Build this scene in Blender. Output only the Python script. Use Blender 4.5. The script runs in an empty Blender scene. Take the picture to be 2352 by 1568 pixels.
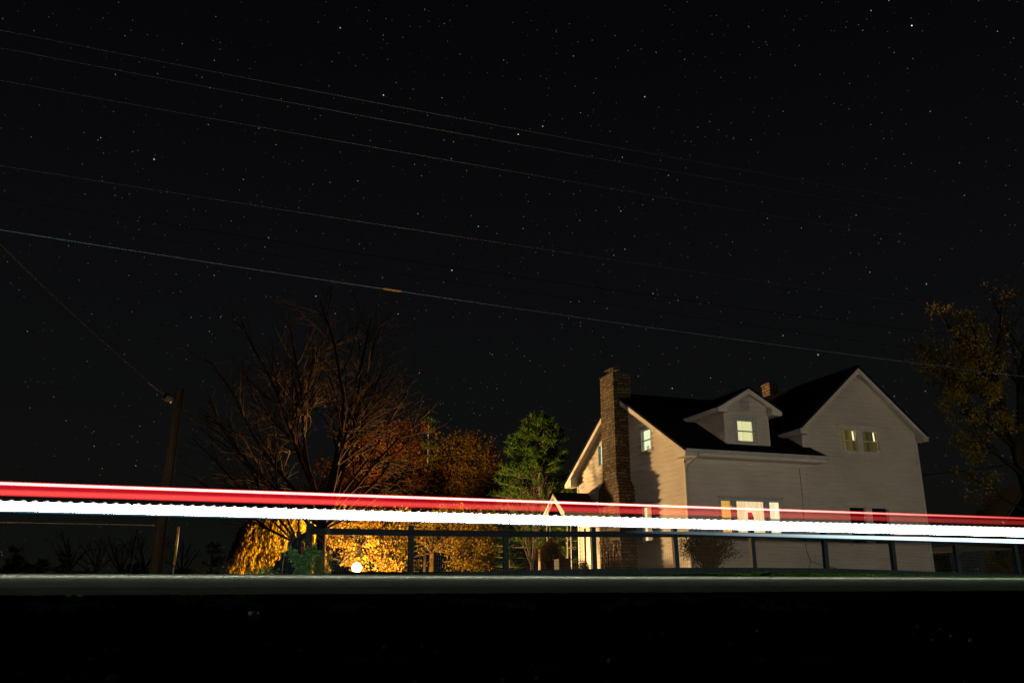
import bpy, bmesh, math, random
from mathutils import Vector, Matrix, noise as mnoise
R = math.radians
random.seed(7)
SC = bpy.context.scene
COL = SC.collection

# ------------------------------------------------------------------ camera
FPX, PITCH, YAW = 1874.8, 16.35, 18.49        # focal length in px of a 2352 px wide frame
cam_d = bpy.data.cameras.new('camera')
cam = bpy.data.objects.new('camera', cam_d); COL.objects.link(cam)
cam_d.sensor_width = 36.0; cam_d.lens = FPX / 2352 * 36
cam_d.clip_start = 0.05; cam_d.clip_end = 3000
cam.location = (0, 0, 0)
cam.rotation_euler = (R(90 + PITCH), 0, R(-YAW))
cam_d.dof.use_dof = True; cam_d.dof.focus_distance = 34.0; cam_d.dof.aperture_fstop = 4.0
SC.camera = cam
_M = cam.rotation_euler.to_matrix()
def at(px, py, Y):
    """world point on the plane y = Y seen at (px, py) of a 2352 x 1568 frame; used to survey positions"""
    d = _M @ Vector(((px - 1176) / FPX, -(py - 784) / FPX, -1))
    return d * (Y / d.y)

# ------------------------------------------------------------------ materials
def nt(name):
    m = bpy.data.materials.new(name); m.use_nodes = True
    t = m.node_tree; t.nodes.clear()
    return m, t.nodes, t.links
def out(n, l, sock, disp=None):
    o = n.new('ShaderNodeOutputMaterial'); l.new(sock, o.inputs['Surface'])
def mixrgb(n, l, fac, a, b, mode='MIX'):
    x = n.new('ShaderNodeMix'); x.data_type = 'RGBA'; x.blend_type = mode
    for s, v in ((0, fac), (6, a), (7, b)):
        if hasattr(v, 'node'): l.new(v, x.inputs[s])
        else: x.inputs[s].default_value = v if s == 0 else (*v, 1)
    return x.outputs[2]
def math_(n, l, op, a, b=0.0, c=None):
    x = n.new('ShaderNodeMath'); x.operation = op
    for i, v in enumerate((a, b) if c is None else (a, b, c)):
        if hasattr(v, 'node'): l.new(v, x.inputs[i])
        else: x.inputs[i].default_value = v
    return x.outputs[0]
def noise(n, l, scale, detail=4, rough=.6, coord='Object', vec=None):
    if vec is None:
        tc = n.new('ShaderNodeTexCoord'); vec = tc.outputs[coord]
    x = n.new('ShaderNodeTexNoise'); x.inputs['Scale'].default_value = scale
    x.inputs['Detail'].default_value = detail; x.inputs['Roughness'].default_value = rough
    l.new(vec, x.inputs['Vector']); return x.outputs['Fac']
def ramp(n, l, fac, stops):
    x = n.new('ShaderNodeValToRGB'); l.new(fac, x.inputs[0])
    e = x.color_ramp.elements
    while len(e) < len(stops): e.new(.5)
    for k, (p, c) in enumerate(stops): e[k].position = p; e[k].color = (*c, 1)
    return x.outputs[0]
def surf(name, a, b, scale=6, rough=.8, spec=.2, bump=0, bscale=40, stretch=None, detail=5):
    """two-tone noise paint / wood / earth"""
    m, n, l = nt(name)
    tc = n.new('ShaderNodeTexCoord'); v = tc.outputs['Object']
    if stretch:
        mp = n.new('ShaderNodeMapping'); mp.inputs['Scale'].default_value = stretch
        l.new(v, mp.inputs['Vector']); v = mp.outputs[0]
    f = noise(n, l, scale, detail, .65, vec=v)
    c = ramp(n, l, f, [(.3, a), (.7, b)])
    if spec <= .1:
        p = n.new('ShaderNodeBsdfDiffuse'); l.new(c, p.inputs['Color'])
    else:
        p = n.new('ShaderNodeBsdfPrincipled'); l.new(c, p.inputs['Base Color']); p.inputs['Roughness'].default_value = rough
        p.inputs['Specular IOR Level'].default_value = spec
    if bump:
        bn = n.new('ShaderNodeBump'); bn.inputs['Strength'].default_value = bump; bn.inputs['Distance'].default_value = .03
        l.new(noise(n, l, bscale, 5, .7, vec=v), bn.inputs['Height']); l.new(bn.outputs[0], p.inputs['Normal'])
    out(n, l, p.outputs[0]); return m
def leafmat(name, cols, trans=.45):
    """leaves: a colour per leaf, partly letting light through"""
    m, n, l = nt(name)
    g = n.new('ShaderNodeNewGeometry')
    k = len(cols)
    c = ramp(n, l, g.outputs['Random Per Island'], [(i / max(1, k - 1), cols[i]) for i in range(k)])
    f = noise(n, l, .9, 3, .6)
    c = mixrgb(n, l, 1.0, c, ramp(n, l, f, [(.32, (.62, .62, .62)), (.66, (1.15, 1.15, 1.15))]), 'MULTIPLY')
    d = n.new('ShaderNodeBsdfDiffuse'); t = n.new('ShaderNodeBsdfTranslucent'); x = n.new('ShaderNodeMixShader')
    l.new(c, d.inputs[0]); l.new(c, t.inputs[0]); x.inputs[0].default_value = trans
    l.new(d.outputs[0], x.inputs[1]); l.new(t.outputs[0], x.inputs[2])
    out(n, l, x.outputs[0]); return m
def emit(name, col, st):
    m, n, l = nt(name); e = n.new('ShaderNodeEmission')
    e.inputs[0].default_value = (*col, 1); e.inputs[1].default_value = st
    out(n, l, e.outputs[0]); return m

def siding_mat(name, a=(.78, .70, .61)):
    m, n, l = nt(name)
    tc = n.new('ShaderNodeTexCoord')
    mp = n.new('ShaderNodeMapping'); mp.inputs['Scale'].default_value = (.6, .6, 9); l.new(tc.outputs['Object'], mp.inputs[0])
    f = noise(n, l, 1.6, 6, .7, vec=mp.outputs[0])
    c = ramp(n, l, f, [(.25, tuple(x * .80 for x in a)), (.55, a), (.8, tuple(min(.8, x * 1.07) for x in a))])
    f2 = noise(n, l, .55, 4, .6)
    c = mixrgb(n, l, 1, c, ramp(n, l, f2, [(.3, (.86, .85, .83)), (.65, (1, 1, 1))]), 'MULTIPLY')
    p = n.new('ShaderNodeBsdfPrincipled'); l.new(c, p.inputs['Base Color']); p.inputs['Roughness'].default_value = .65
    p.inputs['Specular IOR Level'].default_value = .15
    bn = n.new('ShaderNodeBump'); bn.inputs['Strength'].default_value = .25; bn.inputs['Distance'].default_value = .01
    l.new(noise(n, l, 30, 5, .7, vec=mp.outputs[0]), bn.inputs['Height']); l.new(bn.outputs[0], p.inputs['Normal'])
    out(n, l, p.outputs[0]); return m
def stone_mat(name):
    """coursed rubble, deep raked joints; u runs along either face, v is height"""
    m, n, l = nt(name)
    tc = n.new('ShaderNodeTexCoord'); sx = n.new('ShaderNodeSeparateXYZ'); l.new(tc.outputs['Object'], sx.inputs[0])
    u = math_(n, l, 'ADD', sx.outputs[0], sx.outputs[1])
    w1 = noise(n, l, 2.2, 2, .5); w2 = noise(n, l, 3.7, 2, .5)
    u = math_(n, l, 'ADD', u, math_(n, l, 'MULTIPLY', math_(n, l, 'SUBTRACT', w1, .5), .30))
    v = math_(n, l, 'ADD', sx.outputs[2], math_(n, l, 'MULTIPLY', math_(n, l, 'SUBTRACT', w2, .5), .16))
    cb = n.new('ShaderNodeCombineXYZ'); l.new(u, cb.inputs[0]); l.new(v, cb.inputs[1])
    b = n.new('ShaderNodeTexBrick'); l.new(cb.outputs[0], b.inputs['Vector'])
    b.inputs['Scale'].default_value = 1; b.inputs['Brick Width'].default_value = .36; b.inputs['Row Height'].default_value = .14
    b.inputs['Mortar Size'].default_value = .016; b.inputs['Mortar Smooth'].default_value = .35; b.inputs['Bias'].default_value = 0
    b.offset = .43; b.squash = .62; b.squash_frequency = 3
    b.inputs['Color1'].default_value = (.09, .062, .038, 1); b.inputs['Color2'].default_value = (.25, .185, .115, 1)
    b.inputs['Mortar'].default_value = (.018, .013, .009, 1)
    c = mixrgb(n, l, 1, b.outputs['Color'], ramp(n, l, noise(n, l, 14, 5, .7), [(.3, (.55, .55, .55)), (.7, (1.15, 1.1, 1.0))]), 'MULTIPLY')
    p = n.new('ShaderNodeBsdfPrincipled'); l.new(c, p.inputs['Base Color']); p.inputs['Roughness'].default_value = .9
    p.inputs['Specular IOR Level'].default_value = .1
    h = math_(n, l, 'SUBTRACT', math_(n, l, 'MULTIPLY', noise(n, l, 9, 4, .6), .5), b.outputs['Fac'])
    bn = n.new('ShaderNodeBump'); bn.inputs['Strength'].default_value = 1; bn.inputs['Distance'].default_value = .05
    l.new(h, bn.inputs['Height']); l.new(bn.outputs[0], p.inputs['Normal'])
    out(n, l, p.outputs[0]); return m
def glass_mat(name):
    m, n, l = nt(name)
    t = n.new('ShaderNodeBsdfTransparent'); g = n.new('ShaderNodeBsdfGlossy'); g.inputs['Roughness'].default_value = .02
    t.inputs[0].default_value = (.93, .95, .93, 1)
    x = n.new('ShaderNodeMixShader'); x.inputs[0].default_value = .07
    l.new(t.outputs[0], x.inputs[1]); l.new(g.outputs[0], x.inputs[2]); out(n, l, x.outputs[0]); return m
def curtain_mat(name, c1, c2, st, freq=7.0, axis='X', phase=0.0, lo=.25, hi=.75):
    """lamp-lit curtain cloth glowing from the room behind it, folds running down"""
    m, n, l = nt(name)
    tc = n.new('ShaderNodeTexCoord')
    mp = n.new('ShaderNodeMapping'); mp.inputs['Scale'].default_value = (1, 1, .05); mp.inputs['Location'].default_value = (phase, phase, 0)
    l.new(tc.outputs['Object'], mp.inputs[0])
    f = noise(n, l, freq, 3, .55, vec=mp.outputs[0])
    c = ramp(n, l, f, [(lo, c1), (hi, c2)])  # light and shade of the folds put into the glow colour
    e = n.new('ShaderNodeEmission'); l.new(c, e.inputs[0]); e.inputs[1].default_value = st
    out(n, l, e.outputs[0]); return m

M = {}
M['siding'] = siding_mat('painted_siding')
M['trim'] = surf('white_trim', (.66, .59, .50), (.78, .71, .61), 3, .6, .2)
M['trim_grey'] = surf('window_casing', (.42, .42, .40), (.52, .52, .50), 5, .6, .2)
M['roof'] = surf('dark_shingles', (.010, .010, .011), (.022, .021, .021), 9, .95, .05, .5, 30)
M['stone'] = stone_mat('chimney_stone')
M['glass'] = glass_mat('window_glass')
M['metal_dark'] = surf('dark_sheet_metal', (.03, .03, .03), (.09, .085, .08), 8, .45, .5)
M['gutter'] = surf('gutter_paint', (.42, .41, .38), (.60, .59, .56), 4, .5, .3)
M['fence'] = surf('dark_fence_paint', (.012, .025, .030), (.032, .062, .068), 3.5, .7, .2, .3, 60, (4, 4, 1))
M['rail'] = surf('dark_rail_paint', (.008, .017, .026), (.016, .029, .041), 3, .7, .2, .3, 50, (1, 6, 6))
M['wire'] = surf('fence_wire', (.05, .05, .05), (.12, .12, .11), 5, .5, .5)
M['bark'] = surf('grey_bark', (.010, .006, .004), (.030, .020, .012), 7, .95, .05, .8, 18, (1, 1, .25))
M['bark_mid'] = surf('brown_bark', (.022, .013, .004), (.05, .030, .009), 6, .95, .05, .8, 16, (1, 1, .3))
M['bark_pale'] = surf('pale_bark', (.20, .15, .10), (.34, .27, .19), 6, .95, .05, .6, 18, (1, 1, .3))
M['bark_dark'] = surf('dark_bark', (.015, .012, .009), (.05, .04, .03), 6, .95, .05, .8, 14, (1, 1, .25))
M['ground'] = surf('dark_earth', (.006, .0065, .005), (.02, .021, .016), 2.2, .98, .02, .6, 30)
M['gravel'] = surf('pale_gravel', (.04, .065, .06), (.12, .18, .165), 20, .95, .05)
M['grit'] = surf('pale_grit', (.25, .38, .34), (.50, .66, .60), 20, .95, .05)
M['grass'] = leafmat('grass_blades', [(.05, .14, .02), (.09, .20, .03), (.08, .17, .04)], .15)
M['maple'] = leafmat('maple_leaves', [(0.1120, 0.0220, 0.0048), (0.1680, 0.0480, 0.0056), (0.2000, 0.0800, 0.0072), (0.1200, 0.0400, 0.0048)])
M['pear'] = leafmat('pear_leaves', [(0.1364, 0.0818, 0.0051), (0.1773, 0.1023, 0.0061), (0.0887, 0.0750, 0.0068), (0.1569, 0.0682, 0.0051), (0.0546, 0.0614, 0.0102)])
M['pear_dim'] = leafmat('rust_pear_leaves', [(0.1520, 0.0680, 0.0048), (0.1760, 0.0960, 0.0064), (0.0880, 0.0800, 0.0080), (0.1600, 0.0520, 0.0048), (0.0560, 0.0680, 0.0120)])
M['gold'] = leafmat('gold_leaves', [(.17, .10, .006), (.24, .13, .008), (.08, .055, .005), (.20, .075, .012), (.15, .115, .008), (.28, .15, .03), (.06, .03, .004)])
M['willow'] = leafmat('willow_leaves', [(0.1870, 0.1265, 0.0066), (0.2420, 0.1595, 0.0083), (0.1870, 0.0825, 0.0055), (0.1210, 0.1100, 0.0083)])
M['pine'] = leafmat('pine_needles', [(0.0204, 0.0510, 0.0068), (0.0374, 0.0816, 0.0109), (0.0680, 0.1054, 0.0136)], .25)
M['weed'] = leafmat('weed_leaves', [(.14, .46, .18), (.26, .62, .27), (.42, .66, .42)], .15)
M['goldenrod'] = leafmat('goldenrod', [(.17, .30, .15), (.28, .42, .22), (.14, .24, .10)], .15)
M['dryweed'] = surf('dry_stalk', (.22, .19, .14), (.36, .32, .25), 9, .9, .1)
M['autumn'] = leafmat('thin_autumn_leaves', [(0.3300, 0.2160, 0.0300), (0.3720, 0.2520, 0.0360), (0.2520, 0.2280, 0.0360), (0.3300, 0.1560, 0.0300)], .2)
M['shrub'] = leafmat('dark_shrub_leaves', [(.022, .028, .012), (.05, .05, .018), (.035, .045, .015)], .2)
M['fountain'] = leafmat('tan_grass', [(.16, .085, .03), (.10, .05, .018), (.22, .13, .05)], .3)
M['vine'] = surf('red_vine', (.10, .02, .012), (.16, .045, .02), 8, .9, .1)
M['wood_box'] = surf('planter_timber', (.03, .017, .009), (.08, .046, .025), 4, .8, .2, .5, 20, (6, 6, 1))
M['door'] = surf('ochre_door', (.34, .22, .02), (.42, .28, .03), 3, .5, .3)
M['iron'] = surf('black_iron', (.012, .012, .012), (.03, .03, .03), 6, .5, .5)
M['silh'] = surf('far_tree_bark', (.012, .011, .010), (.02, .018, .016), 3, 1, 0)
M['wirecoat'] = surf('overhead_wire_sheath', (.010, .021, .038), (.015, .031, .055), .4, .6, .3)
M['wirelight'] = surf('light_wire_sheath', (.05, .085, .11), (.08, .13, .165), .4, .6, .3)
M['wiredark'] = surf('dark_cable_sheath', (.004, .004, .004), (.008, .008, .008), .4, .9, .0)
M['pole'] = surf('weathered_pole', (.03, .021, .015), (.075, .054, .037), 4, .9, .1, .8, 10, (6, 6, .4))
M['yellow'] = surf('yellow_plastic', (.50, .26, .02), (.62, .34, .03), 3, .5, .3)
M['neigh'] = surf('neighbour_siding', (.012, .010, .008), (.03, .024, .018), 2, .8, .1)
M['steel'] = surf('ribbed_steel', (.46, .54, .49), (.62, .70, .64), 3, .5, .4)
M['lampglow'] = emit('flood_lamp_glow', (1, .60, .25), 9300)
M['bulb_housing'] = M['metal_dark']

def road_mat():
    m, n, l = nt('worn_asphalt')
    tc = n.new('ShaderNodeTexCoord')
    mp = n.new('ShaderNodeMapping'); mp.inputs['Scale'].default_value = (.05, 1, 1); l.new(tc.outputs['Object'], mp.inputs[0])
    f = noise(n, l, 2.6, 5, .6, vec=mp.outputs[0]); g = noise(n, l, 90, 3, .8)
    c = ramp(n, l, f, [(.3, (.085, .120, .100)), (.7, (.140, .190, .162))])
    c = mixrgb(n, l, 1, c, ramp(n, l, g, [(.3, (.6, .6, .6)), (.7, (1.4, 1.4, 1.4))]), 'MULTIPLY')
    p = n.new('ShaderNodeBsdfDiffuse'); l.new(c, p.inputs['Color'])
    bn = n.new('ShaderNodeBump'); bn.inputs['Strength'].default_value = .5; bn.inputs['Distance'].default_value = .004
    l.new(g, bn.inputs['Height']); l.new(bn.outputs[0], p.inputs['Normal'])
    out(n, l, p.outputs[0]); return m
M['road'] = road_mat()
M['paint'] = surf('worn_road_paint', (.12, .155, .13), (.26, .31, .27), 7, .7, .1, 0, 40, (.4, 6, 1))

# ------------------------------------------------------------------ mesh helpers
class MB:
    def __init__(s): s.v = []; s.f = []
    def add(s, vs, fs):
        b = len(s.v); s.v += [tuple(p) for p in vs]; s.f += [tuple(b + i for i in f) for f in fs]
    def box(s, x0, x1, y0, y1, z0, z1):
        s.add([(x, y, z) for x in (x0, x1) for y in (y0, y1) for z in (z0, z1)],
              [(0, 1, 3, 2), (4, 6, 7, 5), (0, 4, 5, 1), (2, 3, 7, 6), (0, 2, 6, 4), (1, 5, 7, 3)])
    def quad(s, a, b, c, d): s.add([a, b, c, d], [(0, 1, 2, 3)])
    def prism(s, ring, off):
        """closed ring of points pushed along off"""
        k = len(ring); o = Vector(off)
        s.add([Vector(p) for p in ring] + [Vector(p) + o for p in ring],
              [tuple(range(k))[::-1], tuple(range(k, 2 * k))] + [(i, (i + 1) % k, k + (i + 1) % k, k + i) for i in range(k)])
    def bar(s, a, b, w, h, up=(0, 0, 1)):
        a, b = Vector(a), Vector(b); d = (b - a).normalized(); u = Vector(up)
        r = d.cross(u)
        if r.length < 1e-4: r = d.cross(Vector((1, 0, 0)))
        r.normalize(); u = r.cross(d).normalized()
        ring = [a + r * x * w / 2 + u * y * h / 2 for x, y in ((-1, -1), (1, -1), (1, 1), (-1, 1))]
        s.prism(ring, b - a)
    def tube(s, pts, rad, n=6, cap=True):
        pts = [Vector(p) for p in pts]
        if not hasattr(rad, '__len__'): rad = [rad] * len(pts)
        b = len(s.v); prev = None
        for i, p in enumerate(pts):
            d = (pts[min(i + 1, len(pts) - 1)] - pts[max(i - 1, 0)]).normalized()
            if prev is None:
                r = d.cross(Vector((0, 0, 1)))
                if r.length < .05: r = d.cross(Vector((1, 0, 0)))
            else: r = prev - d * prev.dot(d)
            r.normalize(); prev = r; u = d.cross(r)
            for k in range(n):
                a = 2 * math.pi * k / n
                s.v.append(tuple(p + (r * math.cos(a) + u * math.sin(a)) * rad[i]))
        for i in range(len(pts) - 1):
            for k in range(n):
                s.f.append((b + i * n + k, b + i * n + (k + 1) % n, b + (i + 1) * n + (k + 1) % n, b + (i + 1) * n + k))
        if cap:
            s.f.append(tuple(b + k for k in range(n))[::-1]); e = b + (len(pts) - 1) * n
            s.f.append(tuple(e + k for k in range(n)))
    def leaf(s, c, size, rng, asp=1.0, down=0.0, fold=True):
        c = Vector(c)
        a = Vector((rng.gauss(0, 1), rng.gauss(0, 1), rng.gauss(0, 1) - down * 3)).normalized()
        b = a.cross(Vector((rng.gauss(0, 1), rng.gauss(0, 1), rng.gauss(0, 1)))).normalized()
        nrm = a.cross(b) * size * .18
        l, w = a * size * .5, b * size * .42 * asp
        s.add([c - l, c + w - l * .1 + nrm, c + l, c - w - l * .1 + nrm], [(0, 1, 2), (0, 2, 3)])
    def build(s, name, mat, parent=None, smooth=False, origin=None):
        me = bpy.data.meshes.new(name)
        v = s.v
        if origin is not None: v = [(p[0] - origin[0], p[1] - origin[1], p[2] - origin[2]) for p in v]
        me.from_pydata(v, [], s.f); me.update()
        if mat is not None: me.materials.append(mat)
        if smooth: me.polygons.foreach_set('use_smooth', [True] * len(me.polygons))
        o = bpy.data.objects.new(name, me); COL.objects.link(o)
        if origin is not None: o.location = origin
        if parent is not None:
            o.parent = parent
            o.matrix_parent_inverse = Matrix.Translation(-Vector(parent_loc(parent)))
        return o
def parent_loc(p):
    v = Vector((0, 0, 0))
    while p is not None: v += Vector(p.location); p = None if p.parent is None else None
    return v
def tag(o, label, cat, group=None, kind=None):
    o['label'] = label; o['category'] = cat
    if group: o['group'] = group
    if kind: o['kind'] = kind
    return o
def thing(name, label, cat, loc, group=None):
    o = bpy.data.objects.new(name, None); COL.objects.link(o); o.location = loc; o.empty_display_size = .3
    return tag(o, label, cat, group)
def structure(o, label=None):
    o['kind'] = 'structure'
    if label: o['label'] = label
    return o
def sub(name, parent, mb, mat, smooth=False):
    """part (or sub-part) built in world coordinates under its parent"""
    o = mb.build(name, mat, None, smooth)
    o.parent = parent
    top = parent
    while top.parent is not None: top = top.parent
    # parents that are meshes sit at the origin of their own top-level thing
    o.location = tuple(-c for c in top.location) if parent is top else (0, 0, 0)
    return o

# ------------------------------------------------------------------ terrain
def sm(a, b, x):
    t = min(1, max(0, (x - a) / (b - a))); return t * t * (3 - 2 * t)
def lerp(a, b, t): return a + (b - a) * t
def road_z(x, y): return -.046 + (y - 3.2) * .0156 - .0025 * max(0, x - 2) * sm(6, 12, y)
_RT = [(-5, .15), (2, .15), (3.5, .165), (5, .20), (7, .265), (9.4, .325), (12, .365), (14.5, .375), (17, .37), (20, .31), (22.5, .24), (26, .18), (40, .1)]
def rail_top(x):
    for (a, za), (b, zb) in zip(_RT, _RT[1:]):
        if x <= b: return lerp(za, zb, max(0, (x - a) / (b - a)))
    return .1
def fence_z(x): return rail_top(x) - .235 + .07 * math.exp(-((x - 13.5) / 4) ** 2)
def ground_z(x, y):
    if y <= 3.2: return lerp(-.40, -.085, sm(-.2, 3.1, y) * .35 + .65 * min(1, max(0, (y + .2) / 3.3))) if y > -.2 else -.40
    if y <= 12: return road_z(x, y) - .03
    if y <= 21: z = lerp(road_z(x, 12) - .02, fence_z(x), sm(12, 20.5, y))
    else: z = lerp(fence_z(x), .30, sm(21, 28, y))
    z -= .75 * sm(1.5, -4, x) * sm(22, 40, y) + .45 * sm(3.5, 1.2, x) * sm(22, 36, y)
    return z
def lumps(x, y):
    return .35 * (.022 * math.sin(x * 7.3 + 2 * math.sin(y * 5.1)) * math.sin(y * 9.7 + 1.3 * math.sin(x * 4.4)) + .012 * math.sin(x * 17 + y * 23))
g = MB()
xs = [-400, -200, -110, -70, -45] + [-30 + 1.0 * i for i in range(85)] + [60, 75, 100, 160, 300]
ys = [-40, -12, -4, -1.5] + [-.4 + .09 * i for i in range(41)] + [3.35, 4.2, 8, 12] + [12.6 + .8 * i for i in range(40)] + [46, 50, 56, 64, 75, 95, 130, 200, 400]
xs = sorted(set(xs + [-4 + .12 * i for i in range(70)]))
for y in ys:
    for x in xs:
        z = ground_z(x, y)
        if -.5 < y < 3.05: z += lumps(x, y) * sm(3.05, 2.2, y)
        g.v.append((x, y, z))
nx = len(xs)
for j in range(len(ys) - 1):
    for i in range(nx - 1):
        a = j * nx + i; g.f.append((a, a + 1, a + nx + 1, a + nx))
structure(g.build('ground', M['ground'], smooth=True))
r = MB()
xr = [-60 + 4 * i for i in range(41)]; yr = [3.2, 4, 5, 6, 7, 8, 9, 10, 11, 12]
rr = random.Random(3)
rows = []
for y in yr:
    rows.append([(x, y, road_z(x, y)) for x in xr])
nf = 200   # ragged near edge
for j in range(len(yr) - 1):
    for i in range(len(xr) - 1):
        r.quad(rows[j][i], rows[j][i + 1], rows[j + 1][i + 1], rows[j + 1][i])
xe = [-6 + .05 * i for i in range(420)]
edge = [(x, 3.2 - .05 - .06 * rr.random() - .05 * math.sin(x * 3.1), -.052 - .01 * rr.random()) for x in xe]
for i in range(len(xe) - 1):
    a, b = edge[i], edge[i + 1]
    r.quad(a, b, (b[0], 3.2, road_z(b[0], 3.2)), (a[0], 3.2, road_z(a[0], 3.2)))
    r.quad((a[0], a[1] - .01, -.12), (b[0], b[1] - .01, -.12), b, a)
structure(r.build('road', M['road']))
M['shoulder'] = surf('falloff_asphalt', (.065, .088, .076), (.11, .145, .126), 3, .9, .1, .5, 60, (.2, 1, 1))  # darker near strip: the falloff of light is put into its colour
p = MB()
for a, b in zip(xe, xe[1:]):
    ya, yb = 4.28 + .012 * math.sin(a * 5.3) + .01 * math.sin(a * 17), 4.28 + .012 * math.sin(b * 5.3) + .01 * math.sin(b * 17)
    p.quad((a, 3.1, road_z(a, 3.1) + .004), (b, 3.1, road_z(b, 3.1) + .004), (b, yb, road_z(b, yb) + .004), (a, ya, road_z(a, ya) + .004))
structure(p.build('road_falloff_strip', M['shoulder']))
p = MB()
x = -30.0
while x < 60:
    L = rr.uniform(.25, 1.3)
    if rr.random() < .86:
        y0 = 4.33 + rr.uniform(-.012, .012); y1 = 4.43 + rr.uniform(-.015, .012)
        p.quad((x, y0, road_z(x, y0) + .004), (x + L, y0, road_z(x + L, y0) + .004), (x + L, y1, road_z(x + L, y1) + .004), (x, y1, road_z(x, y1) + .004))
    x += L + .02
structure(p.build('road_edge_line', M['paint']))
# far edge line of the road
p = MB()
p.quad(*[(x, y, road_z(x, y) + .004) for x, y in ((-60, 11.55), (100, 11.55), (100, 11.67), (-60, 11.67))])
structure(p.build('road_edge_line', M['paint']))

# gravel and stones on the near shoulder
def stone(mb, c, s, rng):
    b = len(mb.v); ring = 6
    sc = (s * rng.uniform(.7, 1.3), s * rng.uniform(.7, 1.2), s * rng.uniform(.45, .8))
    pts = []
    for i in range(1, 4):
        t = math.pi * i / 4
        for k in range(ring):
            a = 2 * math.pi * k / ring + i * .3
            q = rng.uniform(.8, 1.15)
            pts.append((c[0] + sc[0] * q * math.sin(t) * math.cos(a), c[1] + sc[1] * q * math.sin(t) * math.sin(a), c[2] + sc[2] * math.cos(t)))
    vs = [(c[0], c[1], c[2] + sc[2])] + pts + [(c[0], c[1], c[2] - sc[2])]
    fs = [(0, 1 + k, 1 + (k + 1) % ring) for k in range(ring)]
    for i in range(2):
        for k in range(ring):
            fs.append((1 + i * ring + k, 1 + (i + 1) * ring + k, 1 + (i + 1) * ring + (k + 1) % ring, 1 + i * ring + (k + 1) % ring))
    fs += [(19, 13 + (k + 1) % ring, 13 + k) for k in range(ring)]
    mb.add(vs, fs)
gr = MB(); rg = random.Random(11)
for i in range(900):
    x = rg.uniform(-2.2, 5.0); y = rg.uniform(1.5, 3.1)
    keep = .25 + .75 * (math.sin(x * 2.3) * math.sin(x * 5.1 + y * 3) > .1)
    if rg.random() > keep: continue
    s = rg.uniform(.004, .011)
    stone(gr, (x, y, ground_z(x, y) + lumps(x, y) * sm(3.05, 2.2, y) + s * .3), s, rg)
o = gr.build('gravel', M['gravel']); o['kind'] = 'stuff'; o['label'] = 'loose gravel scattered on the dark roadside shoulder'
def hit(px, py):
    """ground point on the near shoulder seen at (px, py)"""
    y = .6
    while y < 3.1:
        q = at(px, py, y)
        if q.z <= ground_z(q.x, y) + lumps(q.x, y) * sm(3.05, 2.2, y): return q
        y += .01
    return at(px, py, 3.1)
for px, py, s, lab in [(168, 1388, .034, 'largest pale stone on the dark shoulder, below the utility pole'),
                       (582, 1424, .022, 'pale stone low on the dark shoulder, under the willow'),
                       (520, 1404, .018, 'small stone beside a lower stone on the shoulder under the willow')]:
    q = hit(px, py); mb = MB(); stone(mb, (0, 0, s * .5), s, rg)
    o = mb.build('stone', M['grit'], smooth=True); o.location = q
    tag(o, lab, 'stone', 'stones on the roadside shoulder')
q = hit(996, 1382); mb = MB()
mb.tube([(-.06, 0, .024), (-.015, .004, .017), (.04, -.003, .008), (.065, .003, .004)], [.004, .006, .006, .004], 6)
o = mb.build('twig', M['dryweed']); o.location = q
tag(o, 'pale broken twig lying on the dark shoulder, in front of the road', 'twig')
cl = MB()
for k in range(420):        # grit lying in drifts along the crest
    u = rg.random(); px = rg.choice([lerp(60, 260, u), lerp(400, 600, u), lerp(760, 860, u), lerp(930, 1230, u), lerp(1380, 1600, u), lerp(1700, 1900, u)])
    q = hit(px, 1390 + 10 * math.sin(px * .011) + rg.gauss(0, 5)); s = rg.uniform(.006, .017)
    stone(cl, (q.x, q.y, q.z + s * .5), s, rg)
o = cl.build('grit', M['grit']); o['kind'] = 'stuff'; o['label'] = 'drifts of coarse grit along the crest of the shoulder'

# grass along the far verge
gb = MB(); rg = random.Random(5)
def blade(mb, x, y, z, h, rng, w=.012):
    a = rng.uniform(0, 6.28); lx, ly = math.cos(a) * h * .35, math.sin(a) * h * .35
    px_, py_ = -math.sin(a) * w, math.cos(a) * w
    mb.add([(x - px_, y - py_, z), (x + px_, y + py_, z), (x + lx * .5, y + ly * .5, z + h * .65), (x + lx, y + ly, z + h)], [(0, 1, 2), (0, 2, 3)] if False else [(0, 1, 2), (2, 3, 0)])
for i in range(26000):
    y = rg.uniform(12.3, 21.4); x = rg.uniform(-6, 26)
    dens = .25 + .75 * sm(9, 12.5, x) * (1 - .6 * sm(19, 23, x))
    if rg.random() > dens: continue
    blade(gb, x, y, ground_z(x, y) - .01, rg.uniform(.03, .085) * (.55 + .45 * dens), rg)
o = gb.build('grass', M['grass']); o['kind'] = 'stuff'; o['label'] = 'short green grass on the verge below the fence'

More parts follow.
